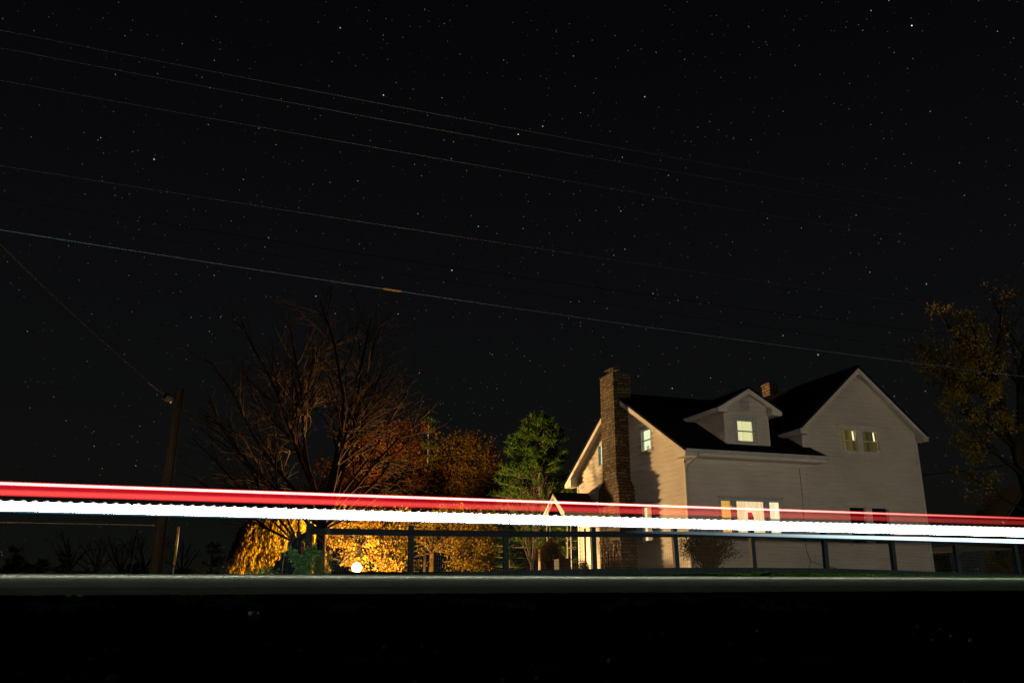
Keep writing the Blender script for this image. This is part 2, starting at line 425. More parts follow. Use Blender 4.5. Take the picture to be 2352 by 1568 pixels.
# ------------------------------------------------------------------ sky
W = bpy.data.worlds.new('World'); SC.world = W; W.use_nodes = True
t = W.node_tree; n, l = t.nodes, t.links; n.clear()
tc = n.new('ShaderNodeTexCoord'); vec = tc.outputs['Generated']
sx = n.new('ShaderNodeSeparateXYZ'); l.new(vec, sx.inputs[0])
base = ramp(n, l, sx.outputs[2], [(0.0, (.0046, .0054, .0042)), (.12, (.0042, .0046, .0041)), (.35, (.0033, .0034, .0041)), (.60, (.0017, .0018, .0025)), (.80, (.0007, .0007, .0011))])
def stars(scale, size, pw, st, off):
    mp = n.new('ShaderNodeMapping'); mp.inputs['Location'].default_value = off; mp.inputs['Scale'].default_value = (scale,) * 3
    l.new(vec, mp.inputs[0])
    v = n.new('ShaderNodeTexVoronoi'); v.inputs['Scale'].default_value = 1; l.new(mp.outputs[0], v.inputs['Vector'])
    f = math_(n, l, 'SUBTRACT', 1, math_(n, l, 'DIVIDE', v.outputs['Distance'], size * scale))
    f = math_(n, l, 'MAXIMUM', f, 0)
    f = math_(n, l, 'MINIMUM', math_(n, l, 'MULTIPLY', f, 2.2), 1)
    sc = n.new('ShaderNodeSeparateColor'); l.new(v.outputs['Color'], sc.inputs[0])
    b = math_(n, l, 'MULTIPLY', math_(n, l, 'POWER', sc.outputs[0], pw), st)
    tint = ramp(n, l, sc.outputs[1], [(0, (.35, .6, 1)), (.45, (.7, .85, 1)), (.75, (1, 1, 1)), (1, (1, .85, .55))])
    x = n.new('ShaderNodeVectorMath'); x.operation = 'SCALE'; l.new(tint, x.inputs[0]); l.new(math_(n, l, 'MULTIPLY', f, b), x.inputs['Scale'])
    return x.outputs[0]
def vadd(a, b):
    x = n.new('ShaderNodeVectorMath'); x.operation = 'ADD'; l.new(a, x.inputs[0]); l.new(b, x.inputs[1]); return x.outputs[0]
col = vadd(base, stars(95, .00056, 3.0, .5, (3.1, 7.7, 1.3)))
col = vadd(col, stars(38, .00075, 3.4, 1.7, (11.3, 2.9, 5.1)))
col = vadd(col, stars(150, .0006, 2.0, .13, (1.9, 4.4, 8.8)))
bg = n.new('ShaderNodeBackground'); l.new(col, bg.inputs[0]); bg.inputs[1].default_value = 1
wo = n.new('ShaderNodeOutputWorld'); l.new(bg.outputs[0], wo.inputs[0])
try: W.cycles.sampling_method = 'NONE'
except Exception: pass
# ------------------------------------------------------------------ house
XW, YF, YB = 16.45, 28.0, 38.62          # side gable wall, street front, back wall
XS, XR = 22.05, 27.93                    # start of the tall cross gable, its far corner
TM = (8.31 - 4.87) / (33.31 - 27.23)     # pitch of the low wing's roof
def zmain(y): return 4.87 + (min(y, 66.62 - y) - 27.23) * TM
TR = (8.93 - 6.10) / (24.93 - 21.66)
def zcross(x): return 6.10 + (min(x, 49.86 - x) - 21.66) * TR

def siding(mb, place, z0, z1, left, right, holes=(), lap=.2, outw=.05, phase=0):
    zs = {z0, z1}; k = 0
    z = z0 - phase
    while z < z1:
        if z > z0: zs.add(z)
        z += lap
    for h in holes: zs.add(h[2]); zs.add(h[3])
    zs = sorted(q for q in zs if z0 <= q <= z1)
    for a, b in zip(zs, zs[1:]):
        if b - a < 1e-5: continue
        c = math.floor((a - z0 + phase) / lap + 1e-4)
        zb = z0 - phase + c * lap
        wa, wb = outw * (1 - (a - zb) / lap), outw * (1 - (b - zb) / lap)
        cuts = [(h[0], h[1]) for h in holes if h[2] - 1e-6 <= a and b <= h[3] + 1e-6]
        segs = [(left(a), right(a), left(b), right(b))]
        for h0, h1 in cuts:
            ns = []
            for (la, ra, lb, rb) in segs:
                if h0 > la and h1 < ra: ns += [(la, h0, lb, h0), (h1, ra, h1, rb)]
                else: ns.append((la, ra, lb, rb))
            segs = ns
        for (la, ra, lb, rb) in segs:
            if ra - la < 1e-4 and rb - lb < 1e-4: continue
            mb.quad(place(la, wa, a), place(ra, wa, a), place(rb, wb, b), place(lb, wb, b))
            if abs(a - zb) < 1e-4: mb.quad(place(la, 0, a), place(ra, 0, a), place(ra, wa, a), place(la, wa, a))
front = lambda u, w, z: (u, YF - w, z)
side = lambda u, w, z: (XW - w, u, z)

house = thing('farmhouse', 'white clapboard two storey farmhouse with stone chimney and lit windows', 'house', (22, 33, .3))

WIN = dict(pict=(17.92, 20.66, 1.62, 3.05), upr=(23.98, 25.93, 5.24, 6.18), lowr=(23.98, 25.95, 1.45, 2.95))
SWIN = dict(up=(30.65, 31.49, 5.33, 6.25), upb=(35.13, 35.97, 5.33, 6.25), low=(30.85, 31.68, 1.58, 3.02), door=(37.02, 37.92, .42, 2.50))
mb = MB()
siding(mb, front, .22, 4.72, lambda z: XW, lambda z: XS, [WIN['pict']])
siding(mb, front, .22, 8.80, lambda z: max(XS, 21.66 + (z + .12 - 6.10) / TR) if z > 5.9 else XS,
       lambda z: min(XR, 28.20 - (z + .12 - 6.10) / TR) if z > 5.9 else XR, [WIN['upr'], WIN['lowr']], .17)
sub('front_wall', house, mb, M['siding'])
mb = MB()
siding(mb, side, .22, 8.18, lambda z: max(YF, 27.23 + (z + .13 - 4.87) / TM) if z > 4.7 else YF,
       lambda z: min(YB, 39.39 - (z + .13 - 4.87) / TM) if z > 4.7 else YB, list(SWIN.values()))
sub('gable_wall', house, mb, M['siding'])
mb = MB()    # back, far side and the cross gable's exposed flank
siding(mb, lambda u, w, z: (XR + w, u, z), .22, 5.98, lambda z: YF, lambda z: 40.0)
siding(mb, lambda u, w, z: (u, YB + w, z), .22, 4.72, lambda z: XW, lambda z: XS)
siding(mb, lambda u, w, z: (u, 40.0 + w, z), .22, 8.80, lambda z: max(XS, 21.66 + (z + .12 - 6.10) / TR) if z > 5.9 else XS,
       lambda z: min(XR, 28.20 - (z + .12 - 6.10) / TR) if z > 5.9 else XR)
sub('back_wall', house, mb, M['siding'])
mb = MB()
siding(mb, lambda u, w, z: (XS - w, u, z), 4.9, 6.12, lambda z: YF, lambda z: 40.0)
sub('flank_wall', house, mb, M['siding'])
mb = MB()
mb.box(XW + .3, XR - .3, YF + .35, YB - .35, .05, .22)
mb.box(XW + .02, XR - .02, YF + .02, YB - .02, -.2, .22)
sub('foundation', house, mb, M['stone'])
# corner boards
for bx_ in ((XW - .04, XW + .10, YF - .04, YF + .10, .2, 4.39), (XW - .04, XW + .10, YB - .10, YB + .04, .2, 4.60), (XR - .10, XR + .04, YF - .04, YF + .10, .2, 5.79), (XS - .04, XS + .10, YF - .04, YF + .08, 5.30, 5.79)):
    mb = MB(); mb.box(*bx_); sub('corner_board', house, mb, M['trim'])

# --- roofs
def slope(mb, a, b, c, d, th=.10):
    a, b, c, d = map(Vector, (a, b, c, d)); nrm = (b - a).cross(d - a).normalized()
    if nrm.z < 0: nrm = -nrm
    mb.prism([a, b, c, d], -nrm * th)
mb = MB()
slope(mb, (16.02, 27.20, zmain(27.20)), (22.52, 27.20, zmain(27.20)), (22.35, 28.02, zmain(28.02)), (16.02, 28.02, zmain(28.02)))
slope(mb, (16.02, 28.02, zmain(28.02)), (23.2, 28.02, zmain(28.02)), (24.5, 33.31, 8.31), (16.02, 33.31, 8.31))
slope(mb, (16.02, 39.42, zmain(39.42)), (24.5, 39.42, zmain(39.42)), (24.5, 33.31, 8.31), (16.02, 33.31, 8.31))
rf = sub('roof', house, mb, M['roof'])
mb = MB()
slope(mb, (21.62, 27.53, zcross(21.62)), (24.93, 27.53, 8.93), (24.93, 40.5, 8.93), (21.62, 40.5, zcross(21.62)))
slope(mb, (28.24, 27.53, zcross(28.24)), (24.93, 27.53, 8.93), (24.93, 40.5, 8.93), (28.24, 40.5, zcross(28.24)))
sub('cross_gable_roof', house, mb, M['roof'])

# --- eaves: boxed front eave, rakes, returns
mb = MB()
mb.box(16.06, 22.50, 27.26, 27.29, 4.58, 4.83)                       # fascia
mb.box(16.06, 22.50, 27.29, 27.985, 4.58, 4.60)                      # soffit
mb.box(16.45, 22.05, 27.93, 27.975, 4.40, 4.575)                     # frieze board
mb.quad((22.50, 27.29, 4.60), (22.40, 27.98, 4.60), (22.40, 27.98, zmain(27.98) - .11), (22.50, 27.29, zmain(27.29) - .11))
sub('eave', house, mb, M['trim'])
def rake(mb, P, u0, z0, u1, z1, w0, w1, dep=.26, th=.035, cut0=True):
    """barge board from (u0,z0) to (u1,z1) on the outer face plus the sloped soffit behind it; P(u, w, z)"""
    ring = [(u0, z0 - .10), (u1, z1 - .10), (u1, z1 - .10 - dep), (u0, z0 - .10 - dep * (.8 if cut0 else 1))]
    a = [Vector(P(u, w1, z)) for u, z in ring]
    off = Vector(P(u0, w1 - th, z0)) - Vector(P(u0, w1, z0))
    mb.prism(a, off)
    mb.quad(P(u0, w0, z0 - .17), P(u1, w0, z1 - .17), P(u1, w1 - th, z1 - .17), P(u0, w1 - th, z0 - .17))
mb = MB()
rake(mb, side, 27.23, 4.87, 33.31, 8.31, 0, .41)
rake(mb, side, 39.39, 4.87, 33.31, 8.31, 0, .41)
# return boxes where rake meets eave
for ya, yb, yc in ((27.23, 27.99, 28.35), (39.39, 38.63, 38.27)):
    ring = [(ya, 4.76), (ya, 4.575), (yb, 4.575), (yb, zmain(yb) - .2)]
    mb.prism([side(u, .395, z) for u, z in ring], (.385, 0, 0))
sub('rake_board', house, mb, M['trim'])
fr = lambda u, w, z: (u, YF - w, z)
mb = MB()
rake(mb, fr, 21.64, zcross(21.64), 24.93, 8.93, 0, .45)
rake(mb, fr, 28.22, zcross(28.22), 24.93, 8.93, 0, .45)
for xa, xb in ((28.22, 27.95), (21.64, 22.03)):
    ring = [(xa, zcross(xa) - .11), (xa, zcross(xa) - .30), (xb, zcross(xa) - .30), (xb, zcross(xb) - .2)]
    mb.prism([fr(u, .435, z) for u, z in ring], (0, .42, 0))
mb.box(21.655, 21.68, 27.985, 33, 5.805, 5.965); mb.box(21.68, 22.02, 28.01, 33, 5.805, 5.825)
mb.box(28.18, 28.205, 27.985, 40, 5.805, 5.965); mb.box(27.97, 28.18, 28.01, 40, 5.805, 5.825)
sub('cross_gable_rake_board', house, mb, M['trim'])
# gutters and downspout
def gutter(mb, a, b, s=.13):
    a, b = Vector(a), Vector(b); d = (b - a).normalized(); o = d.cross(Vector((0, 0, 1)))
    prof = [(0, 0), (s * .75, 0), (s, s * .55), (s, s), (s * .9, s), (s * .9, s * .55), (s * .7, s * .08), (0, s * .08)]
    mb.prism([a + o * x + Vector((0, 0, z)) for x, z in prof], b - a)
mb = MB(); gutter(mb, (16.04, 27.255, 4.70), (22.54, 27.255, 4.70))
sub('gutter', house, mb, M['gutter'])
mb = MB(); gutter(mb, (28.23, 27.60, 5.92), (28.23, 40, 5.92), .11)
gm = sub('gutter', house, mb, M['gutter'])
mb = MB()
mb.tube([(16.62, 27.19, 4.72), (16.60, 27.22, 4.60), (16.52, 27.55, 4.46), (16.47, 27.84, 4.34), (16.46, 27.92, 4.22), (16.46, 27.925, 3), (16.46, 27.925, 1.6), (16.46, 27.925, .4), (16.40, 27.80, .28)], .042, 8)
sub('downspout', house, mb, M['gutter'], True)
mb = MB()
mb.tube([(21.70, 27.95, 4.42), (21.72, 27.965, 3.2), (21.68, 27.965, 2.0), (21.64, 27.96, 1.5), (21.66, 27.95, 1.15), (21.79, 27.94, .75), (21.70, 27.93, .58), (21.64, 27.92, .45)], .010, 5)
mb.tube([(21.79, 27.94, .75), (22.1, 27.9, .66), (22.6, 27.86, .56), (23.1, 27.82, .44), (23.6, 27.8, .32)], .012, 5)
sub('cable', house, mb, surf('brown_cable', (.05, .035, .03), (.10, .08, .065), 3, .8, .1))

# --- chimney
mb = MB()
CX0, CX1 = 15.72, 16.60
rings = [(.1, 15.66, 32.30, 34.46), (3.92, 15.68, 32.32, 34.44), (4.26, 15.74, 32.64, 34.10), (9.13, 15.76, 32.66, 34.08)]
b0 = len(mb.v)
for z, x0, y0, y1 in rings:
    mb.v += [(x0, y0, z), (CX1, y0, z), (CX1, y1, z), (x0, y1, z)]
for i in range(3):
    for k in range(4): mb.f.append((b0 + 4 * i + k, b0 + 4 * i + (k + 1) % 4, b0 + 4 * i + 4 + (k + 1) % 4, b0 + 4 * i + 4 + k))
mb.f.append((b0 + 12, b0 + 13, b0 + 14, b0 + 15))
rg = random.Random(21)      # loose top stones make the crown uneven, a few stones stand proud along the arrises
for k in range(7): 
    y = 32.68 + k * .2; mb.box(15.77, 15.77 + rg.uniform(.15, .3), y, y + .17, 9.12, 9.13 + rg.uniform(.0, .05))
for k in range(28):
    z = .4 + k * .31; xx = 15.66 if z < 3.9 else 15.75; yy = 32.31 if z < 3.9 else 32.66
    mb.box(xx - rg.uniform(.008, .03), xx + .3, yy - rg.uniform(.008, .03), yy + .25, z, z + rg.uniform(.1, .16))
ch = sub('chimney', house, mb, M['stone'])
mb = MB()
mb.box(15.95, 16.35, 33.1, 33.5, 9.13, 9.26)
mb.prism([(15.80, 32.95, 9.36), (16.42, 32.95, 9.44), (16.42, 32.95, 9.47), (16.02, 32.95, 9.52), (15.80, 32.95, 9.39)], (0, .75, 0))
for x, y in ((15.98, 33.12), (16.32, 33.12), (15.98, 33.46), (16.32, 33.46)): mb.box(x - .012, x + .012, y - .012, y + .012, 9.26, 9.42)
sub('chimney_cap', ch, mb, M['metal_dark'])
mb = MB(); mb.box(25.05, 25.52, 33.95, 34.6, 8.2, 9.52); mb.box(25.02, 25.55, 33.92, 34.63, 9.50, 9.60)
mb.box(25.12, 25.45, 34.05, 34.5, 9.60, 9.68)
sub('chimney', house, mb, M['stone'])

# --- windows
def window(P, u0, u1, z0, z1, name='window', lights=None, curtain=None, casing=.12, depth=.10, rail=True, sill=True, dark=None, frame_mat='trim_grey', flip=1, drape=None):
    """opening u0..u1 x z0..z1; P(u, w, z) with w out of the wall.  lights = list of (ua, ub) sashes"""
    lights = lights or [(u0, u1)]
    mb = MB(); c = casing
    def bx(a, b, wa, wb, za, zb):
        vs = [P(u, w, z) for u in (a, b) for w in (wa, wb) for z in (za, zb)]
        mb.add(vs, [(0, 1, 3, 2), (4, 6, 7, 5), (0, 4, 5, 1), (2, 3, 7, 6), (0, 2, 6, 4), (1, 5, 7, 3)])
    bx(u0 - c, u0, -.05, .035, z0 - .02, z1 + c); bx(u1, u1 + c, -.05, .035, z0 - .02, z1 + c)
    bx(u0, u1, -.05, .034, z1, z1 + c); bx(u0 - c - .03, u1 + c + .03, .0, .065, z1 + c, z1 + c + .04)
    if sill: bx(u0 - c - .03, u1 + c + .03, -.05, .075, z0 - .075, z0 - .021)
    bx(u0, u1, -.05, .02, z0 - .02, z0)
    for (a, b), (a2, b2) in zip(lights, lights[1:]): bx(b, a2, -.08, .02, z0, z1)
    fr_ = sub(name, house, mb, M[frame_mat])
    mb = MB()
    for li, (a, b) in enumerate(lights):
        s = .035; zm = (z0 + z1) / 2
        fixed = not rail or (lights and len(lights) == 3 and li == 1)
        bx(a, a + s, -.07, -.03, z0, z1); bx(b - s, b, -.07, -.03, z0, z1)
        bx(a + s, b - s, -.07, -.03, z0, z0 + s * 1.3); bx(a + s, b - s, -.07, -.03, z1 - s, z1)
        if not fixed: bx(a + s, b - s, -.075, -.025, zm - .022, zm + .022)
    sub('sash', fr_, mb, M[frame_mat])
    mb = MB()
    for a, b in lights: mb.quad(P(a, -.05, z0), P(b, -.05, z0), P(b, -.05, z1), P(a, -.05, z1))
    sub('pane', fr_, mb, M['glass'])
    return fr_
def drape(P, a, b, z0, z1, par, mat, w=-.14, amp=.025, waves=7, name='curtain', ta=None, tb=None):
    """folded curtain; ta/tb give the lower edge when it is swept aside"""
    mb = MB(); nseg = 70; nz = 8
    for j in range(nz + 1):
        t = j / nz
        la = lerp(a, ta if ta is not None else a, t); lb = lerp(b, tb if tb is not None else b, t)
        for i in range(nseg + 1):
            q = i / nseg
            mb.v.append(P(lerp(la, lb, q), w + amp * math.sin(q * waves * 6.283 + .4 * math.sin(t * 3)) * (.6 + .4 * t), lerp(z1, z0, t) + (.012 * math.sin(q * waves * 6.28) if t == 1 else 0)))
    for j in range(nz):
        for i in range(nseg):
            k = j * (nseg + 1) + i; mb.f.append((k, k + 1, k + nseg + 2, k + nseg + 1))
    return sub(name, par, mb, mat, True)
def room(P, a, b, z0, z1, par, mat, w=-.75, name='room'):
    mb = MB(); mb.quad(P(a - .3, w, z0 - .3), P(b + .3, w, z0 - .3), P(b + .3, w, z1 + .3), P(a - .3, w, z1 + .3))
    return sub(name, par, mb, mat)

M['c_green'] = curtain_mat('bright_blind', (.80, .92, .52), (1.0, 1.08, .72), 1.1, 4)
M['c_dormer'] = curtain_mat('yellow_sheer', (.72, .68, .28), (.92, .88, .48), 1.0, 11)
M['c_orange'] = curtain_mat('amber_curtain', (.60, .25, .03), (1.0, .58, .16), 1.05, 12)
M['c_cream'] = curtain_mat('cream_curtain', (.84, .46, .14), (1.0, .88, .55), 1.1, 12)
M['c_cream2'] = curtain_mat('pale_curtain', (.95, .66, .28), (1.1, 1.0, .72), 1.1, 12, phase=3)
M['c_wall'] = emit('lit_room_wall', (1.0, .84, .55), 1.0)
M['c_dim'] = curtain_mat('dim_curtain', (.016, .012, .004), (.20, .145, .045), 1.0, 8, phase=1.7, lo=.3, hi=.8)
M['c_dim2'] = curtain_mat('dim_curtain_open', (.012, .010, .004), (.13, .095, .03), 1.0, 7, phase=6.2, lo=.32, hi=.8)
M['c_slit'] = emit('lit_curtain_gap', (1.0, .84, .45), 1.3)
M['c_low'] = curtain_mat('low_blind', (.42, .24, .09), (.62, .38, .16), .9, 5)
M['c_dark'] = surf('near_black_shade', (.006, .006, .006), (.012, .012, .012), 2, .9, .1)  # near-black for unlit rooms; stands in for shade on outdoor walls
M['pic1'] = emit('picture_upper', (.35, .03, .02), .7); M['pic2'] = emit('picture_lower', (.10, .02, .02), .6)

w1 = window(side, *SWIN['up']); drape(side, 30.60, 31.54, 5.30, 6.28, w1, M['c_green'], waves=3, amp=.01)
mb = MB(); mb.add([side(u, w, z) for u in (31.06, 31.26) for w in (-.10, -.12) for z in (5.35, 5.56)], [(0, 1, 3, 2), (4, 6, 7, 5), (0, 4, 5, 1), (2, 3, 7, 6), (0, 2, 6, 4), (1, 5, 7, 3)])
M['pot'] = emit('backlit_sill_ornament', (.75, .55, .28), .8); sub('ornament', w1, mb, M['pot'])
w2 = window(side, *SWIN['upb']); drape(side, 35.08, 36.02, 5.30, 6.28, w2, M['c_green'], waves=3, amp=.01)
w3 = window(side, *SWIN['low']); drape(side, 30.80, 31.56, 1.55, 3.05, w3, M['c_low'], waves=6); 
drape(side, 31.50, 31.73, 1.55, 3.05, w3, M['c_cream2'], w=-.11, waves=2)
# dormer comes later; picture window of three lights
pw = window(front, *WIN['pict'], lights=[(17.92, 18.42), (18.62, 19.93), (20.13, 20.66)], casing=.10)
drape(front, 17.88, 18.46, 1.60, 3.08, pw, M['c_orange'], waves=5)
drape(front, 20.09, 20.70, 1.60, 3.08, pw, M['c_cream2'], waves=6)
drape(front, 18.58, 19.21, 1.60, 3.08, pw, M['c_cream'], waves=6, ta=18.58, tb=18.76)
drape(front, 19.19, 19.97, 1.60, 3.08, pw, M['c_cream'], waves=8, ta=19.86, tb=19.97, w=-.16)
room(front, 18.2, 20.4, 1.5, 3.1, pw, M['c_wall'], w=-.36)
mb = MB(); mb.add([front(u, w, z) for u in (19.34, 19.58) for w in (-.30, -.34) for z in (2.34, 2.62)], [(0, 1, 3, 2), (4, 6, 7, 5), (0, 4, 5, 1), (2, 3, 7, 6), (0, 2, 6, 4), (1, 5, 7, 3)])
sub('picture', pw, mb, M['pic1'])
mb = MB(); mb.add([front(u, w, z) for u in (19.37, 19.56) for w in (-.30, -.34) for z in (2.04, 2.24)], [(0, 1, 3, 2), (4, 6, 7, 5), (0, 4, 5, 1), (2, 3, 7, 6), (0, 2, 6, 4), (1, 5, 7, 3)])
sub('picture', pw, mb, M['pic2'])
u = WIN['upr']; wu = window(front, *u, lights=[(u[0], 24.80), (25.10, u[1])], casing=.13, frame_mat='trim')
drape(front, 23.95, 24.82, 5.22, 6.2, wu, M['c_dim'], waves=5)
drape(front, 25.07, 25.95, 5.22, 6.2, wu, M['c_dim2'], waves=5)
for a, b in ((24.665, 24.755), (25.755, 25.835)):
    mb = MB(); mb.quad(front(a, -.10, 5.74), front(b, -.10, 5.74), front(b - .015, -.10, 6.13), front(a - .015, -.10, 6.13)); sub('curtain_gap', wu, mb, M['c_slit'])
room(front, 23.98, 25.93, 5.2, 6.2, wu, M['c_dark'], w=-.4)
u = WIN['lowr']; wl = window(front, *u, lights=[(u[0], 24.80), (25.12, u[1])], casing=.13, frame_mat='trim')
room(front, u[0], u[1], u[2], u[3], wl, M['c_dark'], w=-.3)

# --- dormer
YD = 27.93
dfr = lambda u, w, z: (u, YD - w, z)
TD = (7.57 - 6.71) / (19.33 - 17.84)
def zdorm(x): return 6.71 + (min(x, 38.66 - x) - 17.84) * TD
mb = MB()
siding(mb, dfr, 5.24, 7.40, lambda z: max(18.31, 17.84 + (z + .13 - 6.71) / TD), lambda z: min(20.34, 20.82 - (z + .13 - 6.71) / TD), [(18.88, 19.66, 5.36, 6.24)], .16)
for X, s in ((18.31, -1), (20.34, 1)):
    z = 5.27
    while z < 6.62:
        yb = 27.23 + (z + .16 - 4.87) / TM + .1
        mb.quad((X + s * .018, YD, z), (X + s * .018, yb, z), (X, yb, z + .16), (X, YD, z + .16)); mb.quad((X + s * .018, YD, z), (X + s * .018, yb, z), (X, yb, z), (X, YD, z)); z += .16
dw = sub('dormer_wall', house, mb, M['siding'])
for xa, xb in ((18.275, 18.39), (20.26, 20.375)):
    mb = MB(); mb.box(xa, xb, YD - .04, YD + .06, 5.27, 6.45); sub('corner_board', dw, mb, M['trim'])
yr_ = 27.23 + (7.57 - 4.87) / TM + .1
mb = MB()
for xe_ in (17.82, 20.84):
    ye = 27.23 + (zdorm(xe_) - 4.87) / TM
    slope(mb, (xe_, 27.55, zdorm(xe_)), (19.33, 27.55, 7.57), (19.33, yr_, 7.57), (xe_, ye + .15, zdorm(xe_)), .07)
sub('dormer_roof', house, mb, M['roof'])
mb = MB()
rake(mb, dfr, 17.84, 6.71, 19.33, 7.57, 0, .37, .20)
rake(mb, dfr, 20.82, 6.71, 19.33, 7.57, 0, .37, .20)
for xa, xb, d in ((17.84, 18.29, .03), (20.82, 20.36, -.03)):
    mb.prism([dfr(xa, .36, 6.62), dfr(xa, .36, 6.46), dfr(xb, .36, 6.46), dfr(xb, .36, zdorm(xb) - .16)], (0, .33, 0))
    ye = 27.23 + (6.50 - 4.87) / TM + .2
    mb.box(min(xa + d * .2, xa + d), max(xa + d * .2, xa + d), 27.905, ye, 6.465, 6.64)
    mb.box(min(xa + d, xb), max(xa + d, xb), 27.915, ye, 6.468, 6.48)
sub('dormer_rake_board', house, mb, M['trim'])
wd = window(dfr, 18.88, 19.66, 5.36, 6.24, casing=.13, sill=False, frame_mat='trim_grey'); drape(dfr, 18.83, 19.71, 5.33, 6.27, wd, M['c_dormer'], waves=9, w=-.12, amp=.015)
mb = MB()   # louvred gable vent with a peaked head
mb.prism([dfr(19.07, .03, 6.60), dfr(19.53, .03, 6.60), dfr(19.53, .03, 7.07), dfr(19.33, .03, 7.20), dfr(19.08, .03, 7.05)], (0, .03, 0))
for k in range(8):
    z = 6.63 + k * .055; mb.prism([dfr(19.10, .035, z), dfr(19.10, .062, z), dfr(19.10, .035, z + .035)], (.40, 0, 0))
sub('louvre_vent', house, mb, M['trim_grey'])

# --- side porch and door
mb = MB()
YP = 37.4; ZP = 4.15; TP = .66
for ye in (35.92, 38.88):
    slope(mb, (14.60, YP, ZP), (XW, YP, ZP), (XW, ye, ZP - abs(ye - YP) * TP), (14.60, ye, ZP - abs(ye - YP) * TP), .07)
sub('porch_roof', house, mb, M['roof'])
mb = MB()
pg = lambda u, w, z: (14.62 - w, u, z)
rake(mb, pg, 35.95, ZP - 1.45 * TP, YP, ZP, -.02, .03, .20, .05)
rake(mb, pg, 38.85, ZP - 1.45 * TP, YP, ZP, -.02, .03, .20, .05)
for s in (-1, 1):      # curved braces of the little gable
    pts = [(YP + s * 1.42, 3.02), (YP + s * 1.42, 3.14), (YP + s * .10, 3.86), (YP + s * .03, 3.72), (YP + s * .55, 3.36), (YP + s * .95, 3.0)]
    mb.prism([pg(u, .0, z) for u, z in pts], (.05, 0, 0))
mb.box(14.62, XW, 35.97, 36.02, 2.96, 3.12); mb.box(14.62, XW, 38.78, 38.83, 2.96, 3.12)
sub('porch_gable_trim', house, mb, M['trim'])
for y in (36.05, 38.72):
    mb = MB()
    for d in (0, .17): mb.bar((14.78 + d, y, .3), (14.78 + d, y, 3.0), .03, .03)
    for k in range(9): mb.bar((14.78, y, .5 + k * .28), (14.95, y, .64 + k * .28), .012, .012)
    sub('porch_post', house, mb, M['iron'])
mb = MB(); mb.box(14.7, XW - .03, 36.0, 38.8, .05, .38); mb.box(14.3, 14.7, 36.6, 38.2, .05, .2)
sub('porch_floor', house, mb, M['stone'])
mb = MB(); y0, y1, z0, z1 = SWIN['door']
mb.box(XW + .02, XW + .06, y0, y1, z0, z1)
for a, b in ((.6, 1.15), (1.35, 2.3)): mb.box(XW + .005, XW + .02, y0 + .15, y1 - .15, a, b)
d_ = sub('door', house, mb, M['door'])
mb = MB(); mb.tube([(XW - .02, y0 + .08, 1.42), (XW - .07, y0 + .08, 1.42)], .03, 8); mb.tube([(XW - .02, y0 + .08, 1.35), (XW - .02, y0 + .08, 1.5)], .02, 6)
sub('handle', d_, mb, M['steel'])
mb = MB()
for a, b, c, d in ((y0 - .12, y0, z0, z1 + .12), (y1, y1 + .12, z0, z1 + .12), (y0, y1, z1, z1 + .12)): mb.box(XW - .04, XW + .05, a, b, c, d)
sub('frame', d_, mb, M['trim'])
# dark creeper stems climbing the chimney foot
mb = MB(); rg = random.Random(8)
for k in range(9):
    y = rg.uniform(32.5, 34.3); z = .2; pts = []
    for s in range(9):
        pts.append((15.62 - .02 * rg.random(), y, z)); y += rg.uniform(-.09, .09); z += rg.uniform(.12, .26)
    mb.tube(pts, [.022 - .002 * i for i in range(9)], 4)
    for q in pts[2:]:
        for _ in range(4): mb.leaf((q[0] - .03, q[1] + rg.uniform(-.1, .1), q[2] + rg.uniform(-.1, .1)), rg.uniform(.05, .10), rg)
tag(mb.build('creeper', M['vine']), 'dark red creeper climbing the foot of the stone chimney', 'climbing plant')
# ------------------------------------------------------------------ fence
fence = thing('board_fence', 'dark painted post and rail fence with wire mesh along the yard', 'fence', (10, 21, .2))
px_ = [1.80] + [4.34 + 2.515 * i for i in range(10)]
def ftop(x): return 1.34 + .11 * sm(4, 14.5, x) - .05 * sm(16, 24, x)
def post(x, y, z0, z1, w=.13, lean=0):
    mb = MB(); mb.prism([(x - w / 2, y - w / 2, z0), (x + w / 2, y - w / 2, z0), (x + w / 2, y + w / 2, z0), (x - w / 2, y + w / 2, z0)], (lean, 0, z1 - z0))
    mb.prism([(x + lean - w / 2 - .01, y - w / 2 - .01, z1), (x + lean + w / 2 + .01, y - w / 2 - .01, z1), (x + lean + w / 2 + .01, y + w / 2 + .01, z1), (x + lean - w / 2 - .01, y + w / 2 + .01, z1)], (0, 0, .022))
    sub('post', fence, mb, M['fence'])
rg = random.Random(4)
for i, x in enumerate(px_): post(x, 21.0, fence_z(x) - .25, ftop(x), .15 if i == 0 else .13, rg.uniform(-.03, .03))
for a, b in zip(px_, px_[1:]):
    m_ = .11
    mb = MB(); mb.bar((a, 20.93 - m_ * .3, ftop(a) - .17), (b, 20.93 - m_ * .3, ftop(b) - .17), .045, .155); sub('top_rail', fence, mb, M['rail'])
    mb = MB(); mb.bar((a, 20.93 - m_ * .3, rail_top(a) - .085), (b, 20.93 - m_ * .3, rail_top(b) - .085), .045, .17); sub('bottom_rail', fence, mb, M['fence'])
    mb = MB(); k = int((b - a) / .06)
    for i in range(k):
        x = a + (i + .5) * (b - a) / k; mb.bar((x, 21.0, fence_z(x) + .1), (x, 21.0, ftop(x) - .2), .0025, .0025, (0, 1, 0))
    for i in range(11):
        z = .27 + i * .1; mb.bar((a, 21.004, fence_z(a) + z), (b, 21.004, fence_z(b) + z), .0025, .0025)
    sub('wire_mesh', fence, mb, M['wire'])
